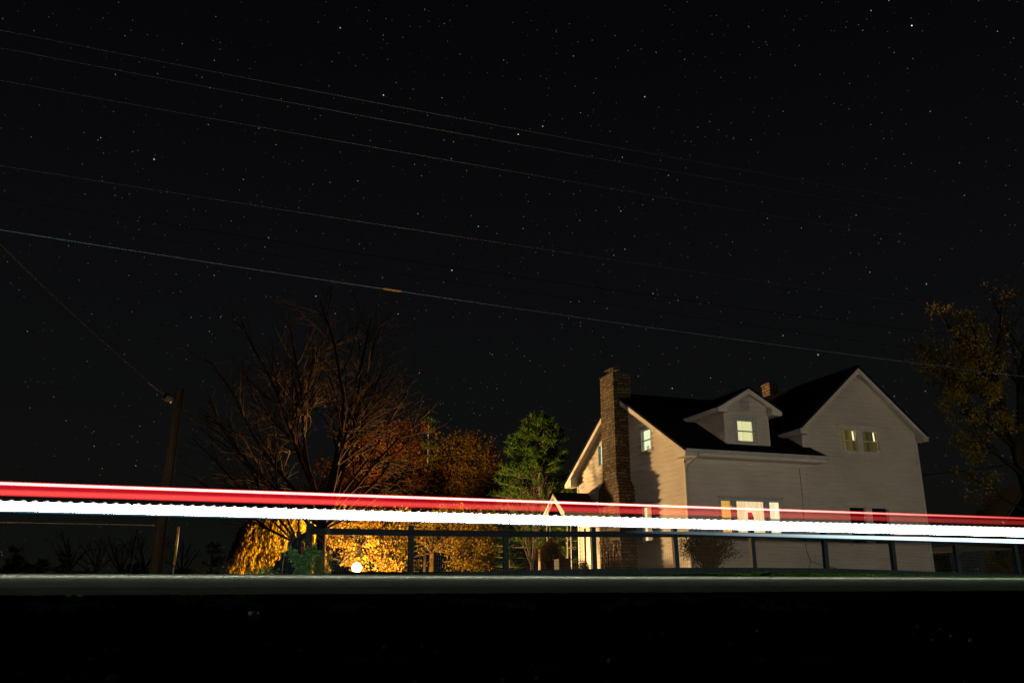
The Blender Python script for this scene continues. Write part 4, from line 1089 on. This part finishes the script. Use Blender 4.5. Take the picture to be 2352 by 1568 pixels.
sub('lit_wire_end', pole, mb, surf('lit_wire_tan', (.12, .085, .045), (.2, .14, .08), 3, .8, .1))  # lit end of the service wire, brightness put into a paler, thicker piece
mb = MB(); a, b = Vector((-2.36, PY_ - .1, 5.52)), Vector(at(-330, 205, 24))
n_ = 30
mb.tube([a.lerp(b, i / n_) + Vector((0, 0, -.32 * math.sin(math.pi * i / n_))) for i in range(n_ + 1)], .016, 5)
tag(mb.build('service_wire', M['tan_wire']), 'slanting tan service wire dropping to the utility pole', 'wire')
mb = MB(); mb.tube([(-20, 27, 1.68), (-12, 27, 1.60), (-6.2, 27, 1.60), (PX - .12, 27, 1.60)], .014, 5)
tag(mb.build('low_cable', surf('rust_cable', (.30, .16, .08), (.4, .22, .12), .8, .7, .2)), 'thin brown horizontal cable running left from the utility pole', 'wire')
q = at(397, 1316, 26.0)
mk = thing('marker_post', 'thin yellow marker post just right of the utility pole', 'post', (q.x, q.y, 0))
mb = MB(); mb.tube([(q.x, q.y, -.2), (q.x + .01, q.y, .55)], .022, 8); sub('stake', mk, mb, M['dryweed'], True)
mb = MB(); mb.tube([(q.x + .01, q.y, .45), (q.x + .015, q.y, 1.50), (q.x + .015, q.y, 1.52)], [.032, .032, .02], 8); sub('sleeve', mk, mb, M['yellow'], True)
q = at(296, 1318, 40.0); mb = MB(); mb.tube([(q.x, q.y, -.6), (q.x + .05, q.y, 1.0), (q.x + .12, q.y, 2.2)], [.06, .05, .04], 8)
tag(mb.build('thin_post', M['silh']), 'thin dark leaning post left of the utility pole', 'post')

# ------------------------------------------------------------------ far tree line on the left
rng = random.Random(77)
for k, (px, py, lab) in enumerate([(38, 1255, 'far dark conifer with the tallest spire, leftmost on the skyline'), (100, 1285, 'small far conifer, second from the left on the skyline'), (150, 1268, 'far conifer just right of the small one on the skyline'), (490, 1242, 'far conifer in front of the willow, right of the utility pole')]):
    top = at(px, py, 78); base = Vector((top.x, 78, -.5))
    conifer('conifer_tree', lab, base, top.z + .5, (top.z + .5) * .32, 'shrub', 800, rng, .5, 'silh', .12, .04, .35, 'far conifers on the left skyline', 5)
for k, (px, py, lab) in enumerate([(175, 1205, 'far bare tree at the left, before the tallest bare tree'), (235, 1222, 'shorter far bare tree in the gap on the left skyline'), (345, 1198, 'far bare tree right behind the utility pole'), (425, 1225, 'far bare tree right of the yellow marker post'), (290, 1208, 'far bare tree above the thin dark post')]):
    top = at(px, py, 84); H = top.z + .6; base = Vector((top.x, 84, -.6))
    t = tree_root('far_bare_tree', lab, 'tree', tuple(base), 'far bare trees on the left skyline')
    mb = MB(); mb.tube([base, base + Vector((0, 0, H * .3))], [.16, .13], 6, False); tw = MB(); tips = []
    for j in range(7): branch(tw, base + Vector((0, 0, H * rng.uniform(.2, .32))), (rng.gauss(0, .45), rng.gauss(0, .45), 1), H * rng.uniform(.5, .72), .07, 0, rng, tips, .05, .12, 4, (1.6, 1.6), .018, (.4, .8), 2)
    sub('trunk', t, mb, M['silh']); sub('crown', t, tw, M['silh'])
mb = MB()
for k in range(5200):
    x = rng.uniform(-75, 12); hgt = .5 + 2.0 * (.5 + .5 * math.sin(x * .35) * math.sin(x * .13 + 1)) * (.5 + .5 * math.sin(x * 1.3))
    z = rng.uniform(-.6, 1) ; z = -.6 + (hgt + .6) * rng.random()
    if x > 2: z *= .6
    mb.leaf((x, 88 + rng.uniform(-3, 3), z), rng.uniform(.5, 1.0), rng)
o = mb.build('undergrowth', M['shrub']); o['kind'] = 'stuff'; o['label'] = 'black mass of undergrowth along the far skyline'

# ------------------------------------------------------------------ right-hand neighbours
nh = thing('neighbour_house', 'gable end of a neighbouring house glimpsed beyond the right-hand tree', 'house', (57, 47, .3))
ap, lo = at(2345, 1122, 46), at(2300, 1192, 46)
dx, dz = ap.x - lo.x, ap.z - lo.z
lx, lz = lo.x, lo.z; W_ = 2.6; ax = lx + W_; az = lz + dz / dx * W_
mb = MB(); siding(mb, lambda u, w, z: (u, 46.25 - w, z), .1, az - .3, lambda z: max(lx + .7, lx + (z + .25 - lz) * dx / dz) if z > lz else lx + .7, lambda z: min(lx + 2 * W_ - .7, lx + 2 * W_ - (z + .25 - lz) * dx / dz) if z > lz else lx + 2 * W_ - .7, [], .22)
sub('wall', nh, mb, M['neigh'])
for xa in (lx + .70, lx + 2 * W_ - .76):
    mb = MB(); mb.box(xa, xa + .06, 46.3, 48.6, .1, lz); sub('side_wall', nh, mb, M['c_dark'])  # lamp would light this wall; its shade is put into the colour
mb = MB(); slope(mb, (lx - .1, 45.8, lz - .1 * dz / dx), (ax, 45.8, az), (ax, 48.8, az), (lx - .1, 48.8, lz - .1 * dz / dx), .1); slope(mb, (lx + 2 * W_ + .1, 45.8, lz - .1 * dz / dx), (ax, 45.8, az), (ax, 48.8, az), (lx + 2 * W_ + .1, 48.8, lz - .1 * dz / dx), .1)
sub('roof', nh, mb, M['roof'])
mb = MB(); mb.bar((lx - .08, 45.82, lz - .25), (ax, 45.82, az - .16), .04, .22); mb.bar((lx + 2 * W_ + .08, 45.82, lz - .25), (ax, 45.82, az - .16), .04, .22)
sub('rake_board', nh, mb, M['trim'])
cp = thing('metal_carport', 'ribbed steel carport with clipped corners, low at the far right', 'carport', (44, 41, .3))
x0, x1, Yc = 41.95, 46.3, 40.0
mb = MB()
prof = [(x0, 1.72), (x0 + .95, 2.07), (x1, 1.99), (x1, 1.88), (x0 + .3, 1.73), (x0 + .1, 1.62), (x0 + .06, 1.40), (x0, 1.40)]
mb.prism([(x, Yc, z) for x, z in prof], (0, .05, 0))
for k in range(19):
    x = x0 + .15 + k * .23; zt = min(1.72 + (x - x0) * .368, 2.07 - (x - x0 - .95) * .024)
    mb.box(x - .018, x + .018, Yc - .03, Yc - .002, max(1.62, 1.73 + (x - x0) * .03 if x > x0 + .2 else 1.6), zt - .015)
sub('valance', cp, mb, M['steel'])
mb = MB(); slope(mb, (x0, Yc, 1.74), (x0 + .95, Yc, 2.09), (x0 + .95, Yc + 5, 2.09), (x0, Yc + 5, 1.74), .03); slope(mb, (x0 + .95, Yc, 2.09), (x1, Yc, 2.01), (x1, Yc + 5, 2.01), (x0 + .95, Yc + 5, 2.09), .03)
sub('roof', cp, mb, M['metal_dark'])
for x, y in ((x0 + .04, Yc + .03), (x1 - .04, Yc + .03), (x0 + .04, Yc + 4.9), (x1 - .04, Yc + 4.9)):
    mb = MB(); mb.box(x - .03, x + .03, y - .03, y + .03, .1, 1.74 if x < 43 else 1.95); sub('post', cp, mb, M['steel'] if x < 43 else M['wiredark'])  # right-hand posts near-black, their shade put into the colour
mb = MB(); mb.box(x0 + .2, x1 - .1, Yc + 4.95, Yc + 5.0, .1, 1.7)
sub('back_wall', cp, mb, M['c_dark'])  # near-black sheet standing in for the shade inside the carport

# ------------------------------------------------------------------ light trails over the road, y = 9
YT = 9.0
def trail_mat(name, stops, zlo, zhi, xstops, x0, x1, add=True, gain=1.0, full=False):
    """light given off by the streak: colour across its height, strength along its length"""
    m, n, l = nt(name)
    g_ = n.new('ShaderNodeNewGeometry'); s = n.new('ShaderNodeSeparateXYZ'); l.new(g_.outputs['Position'], s.inputs[0])
    mr = n.new('ShaderNodeMapRange'); l.new(s.outputs[2], mr.inputs[0]); mr.inputs[1].default_value = zlo; mr.inputs[2].default_value = zhi
    c = ramp(n, l, mr.outputs[0], stops)
    mx = n.new('ShaderNodeMapRange'); l.new(s.outputs[0], mx.inputs[0]); mx.inputs[1].default_value = x0 if full else max(x0, -9.0); mx.inputs[2].default_value = x1 if full else min(x1, 22.0)
    hi_ = max(v for _, v in xstops); xstops = [(q_, v / hi_) for q_, v in xstops]; gain = gain * hi_
    k = ramp(n, l, mx.outputs[0], [(p_, (v, v, v)) for p_, v in xstops])
    e = n.new('ShaderNodeEmission'); l.new(c, e.inputs[0]); l.new(math_(n, l, 'MULTIPLY', k, gain), e.inputs[1])
    if add:
        t_ = n.new('ShaderNodeBsdfTransparent'); a_ = n.new('ShaderNodeAddShader'); l.new(e.outputs[0], a_.inputs[0]); l.new(t_.outputs[0], a_.inputs[1]); out(n, l, a_.outputs[0])
    else: out(n, l, e.outputs[0])
    return m
XA, XB = -42.0, 34.0
def zat(x, left, right): return lerp(left, right, (x + 2.14) / 12.9)
def strip(mb, tl, tr_, bl, br, y0=YT - .03, y1=YT + .03, n=1, xa=XA, xb=XB):
    for i in range(n):
        a, b = lerp(xa, xb, i / n), lerp(xa, xb, (i + 1) / n)
        mb.prism([(a, y0, zat(a, bl, br)), (b, y0, zat(b, bl, br)), (b, y0, zat(b, tl, tr_)), (a, y0, zat(a, tl, tr_))], (0, y1 - y0, 0))
XST = [(0, 1.0), (.30, .85), (.42, .42), (.55, .22), (.72, .10), (1, .06)]
red = thing('light_trail', 'red tail light streak crossing above the road, upper of the light trails', 'light trail', (0, YT, .8), 'light trails over the road')
mb = MB(); strip(mb, .9100, .8750, .8790, .8530)
m_line = trail_mat('tail_light_line', [(0, (1, .02, .02)), (.25, (1, .30, .24)), (.5, (1, .62, .55)), (.75, (1, .30, .24)), (1, (1, .02, .02))], 0, 1, [(0, 1.5), (.55, .95), (.72, .75), (1, .6)], XA, XB, True, 1.0)
# colour across the line must follow its tilt: a thin core inside a red sheath instead
m_core = trail_mat('tail_light_core', [(0, (1, .60, .52)), (1, (1, .60, .52))], 0, 1, [(0, 1.0), (.42, .9), (.52, .5), (.58, .18), (.64, .04), (1, .02)], XA, XB, True, 1.3)
m_sheath = trail_mat('tail_light_sheath', [(0, (1, .035, .03)), (1, (1, .035, .03))], 0, 1, [(0, 1.0), (.5, .8), (.66, .36), (1, .28)], XA, XB, True, .75)
sub('line', red, mb, m_sheath)
mb = MB(); strip(mb, .9045, .8710, .8845, .8570, YT - .012, YT + .012, 24); sub('core', red, mb, m_core)
mb = MB(); strip(mb, .8790, .8530, .7830, .7690); m_veil = trail_mat('tail_light_veil', [(0, (1, .006, .026)), (1, (1, .006, .026))], 0, 1, XST, XA, XB, True, .29); sub('veil', red, mb, m_veil)
m_band = trail_mat('tail_light_band', [(0, (1, .11, .085)), (1, (1, .11, .085))], 0, 1, XST, XA, XB, True, .13)
for dz in (0, .008, .016):
    mb = MB(); strip(mb, .8400 - dz, .8280 - dz * .7, .7840 + dz * .8, .7700 + dz * .7, YT - .028 + dz, YT + .028 - dz); sub('band', red, mb, m_band)

white = thing('light_trail', 'broad white headlight streak with scalloped edges crossing above the road', 'light trail', (0, YT, .66), 'light trails over the road')
HX = [(0, 8.0), (.36, 8.0), (.50, 1.0), (1, 1.0)]   # unseen left stretch boosted, an added fill for the gable wall's shade
m_white = trail_mat('head_light_body', [(0, (1, .90, .74)), (1, (1, .88, .70))], -50, 50, HX, -42.0, 34.0, False, 41.0, True)
mb = MB(); strip(mb, .7220, .7130, .6470, .6110, YT - .04, YT + .04, 38); sub('body', white, mb, m_white)
m_tip = trail_mat('head_light_scallop', [(0, (1, .97, .86)), (1, (1, .97, .86))], 0, 1, [(0, .5), (.3, .7), (.6, 1), (1, 1)], XA, XB, False, 1.6)
mb = MB(); x = -2.9
while x < 13.2:      # wave crests along the top edge, one for each flicker of the lamp
    zb = zat(x, .7220, .7130); h = .022
    prof = [(.0, 0), (.03, .18), (.055, .62), (.072, .95), (.08, 1), (.087, .85), (.091, .3), (.093, 0)]
    mb.prism([(x + u_, YT - .03, zb - .002 + h * v_) for u_, v_ in prof] + [(x + .05, YT - .03, zb - .006)], (0, .06, 0)); x += .101
sub('scallop', white, mb, m_tip)
m_low = trail_mat('head_light_fringe', [(0, (.18, .42, .62)), (1, (.18, .42, .62))], 0, 1, [(0, 1.6), (.2, 1.2), (.35, .8), (.52, .5), (.60, 0), (1, 0)], XA, XB, True, .16)
mb = MB(); x = -2.9
while x < 13.2:
    zb = zat(x, .6470, .6110); h = .011
    mb.prism([(x, YT - .03, zb + .004), (x + .101, YT - .03, zb + .004), (x + .085, YT - .03, zb - h * .5), (x + .06, YT - .03, zb - h), (x + .03, YT - .03, zb - h * .8), (x + .01, YT - .03, zb - h * .3)], (0, .06, 0)); x += .101
for dz in (.010, .018):
    mb.prism([(XA, YT - .02, zat(XA, .647, .611)), (XB, YT - .02, zat(XB, .647, .611)), (XB, YT - .02, zat(XB, .647, .611) - dz), (XA, YT - .02, zat(XA, .647, .611) - dz)], (0, .04, 0))
sub('fringe', white, mb, m_low)

blue = thing('light_trail', 'pale blue streak fading in below the white headlight streak at the right', 'light trail', (9, YT, .57), 'light trails over the road')
xq = [(5.6, 1225, 1231, 1750), (10.7, 1237.5, 1247.5, 2352)]
za0, zb0 = at(1760, 1224, YT), at(1760, 1232, YT); za1, zb1 = at(2352, 1238.5, YT), at(2352, 1247.5, YT)
def sl(p_, q_, x): return lerp(p_.z, q_.z, (x - p_.x) / (q_.x - p_.x))
for nm, ia, gain, mt in (('halo', .0, .16, (.10, .34, .46)), ('body', .0045, .5, (.42, .80, .95)), ('core', .0085, 1.2, (.85, 1, 1))):
    mb = MB(); a, b = 4.4, 22.0
    mb.prism([(a, YT - .02 + ia, sl(zb0, zb1, a) + ia - .003), (b, YT - .02 + ia, sl(zb0, zb1, b) + ia * .9 - .003), (b, YT - .02 + ia, sl(za0, za1, b) - ia * .7 + .002), (a, YT - .02 + ia, sl(za0, za1, a) - ia * .7 + .002)], (0, .04 - 2 * ia, 0))
    mm = trail_mat('blue_streak_' + nm, [(0, mt), (1, mt)], 0, 1, [(0, 0), (.07, .04), (.13, .14), (.20, .36), (.28, .75), (.36, 1), (1, 1)], 4.4, 22.0, True, gain)
    sub(nm, blue, mb, mm)

for mname in ('tail_light_line', 'tail_light_veil', 'tail_light_sheath', 'tail_light_band', 'head_light_scallop', 'head_light_fringe', 'blue_streak_halo', 'blue_streak_body', 'blue_streak_core',
              'bright_blind', 'yellow_sheer', 'amber_curtain', 'cream_curtain', 'pale_curtain', 'lit_room_wall', 'dim_curtain', 'dim_curtain_open', 'lit_curtain_gap', 'low_blind', 'picture_upper', 'picture_lower', 'backlit_sill_ornament'):
    bpy.data.materials[mname].cycles.emission_sampling = 'NONE'
# ------------------------------------------------------------------ render settings
SC.view_settings.view_transform = 'Standard'; SC.view_settings.look = 'None'
SC.view_settings.exposure = 0; SC.view_settings.gamma = 1
SC.render.engine = 'CYCLES'
c = SC.cycles
c.max_bounces = 5; c.diffuse_bounces = 3; c.glossy_bounces = 2; c.transmission_bounces = 4; c.transparent_max_bounces = 24
c.sample_clamp_indirect = 2.0; c.caustics_reflective = False; c.caustics_refractive = False
c.use_denoising = True
try: c.use_light_tree = True
except Exception: pass
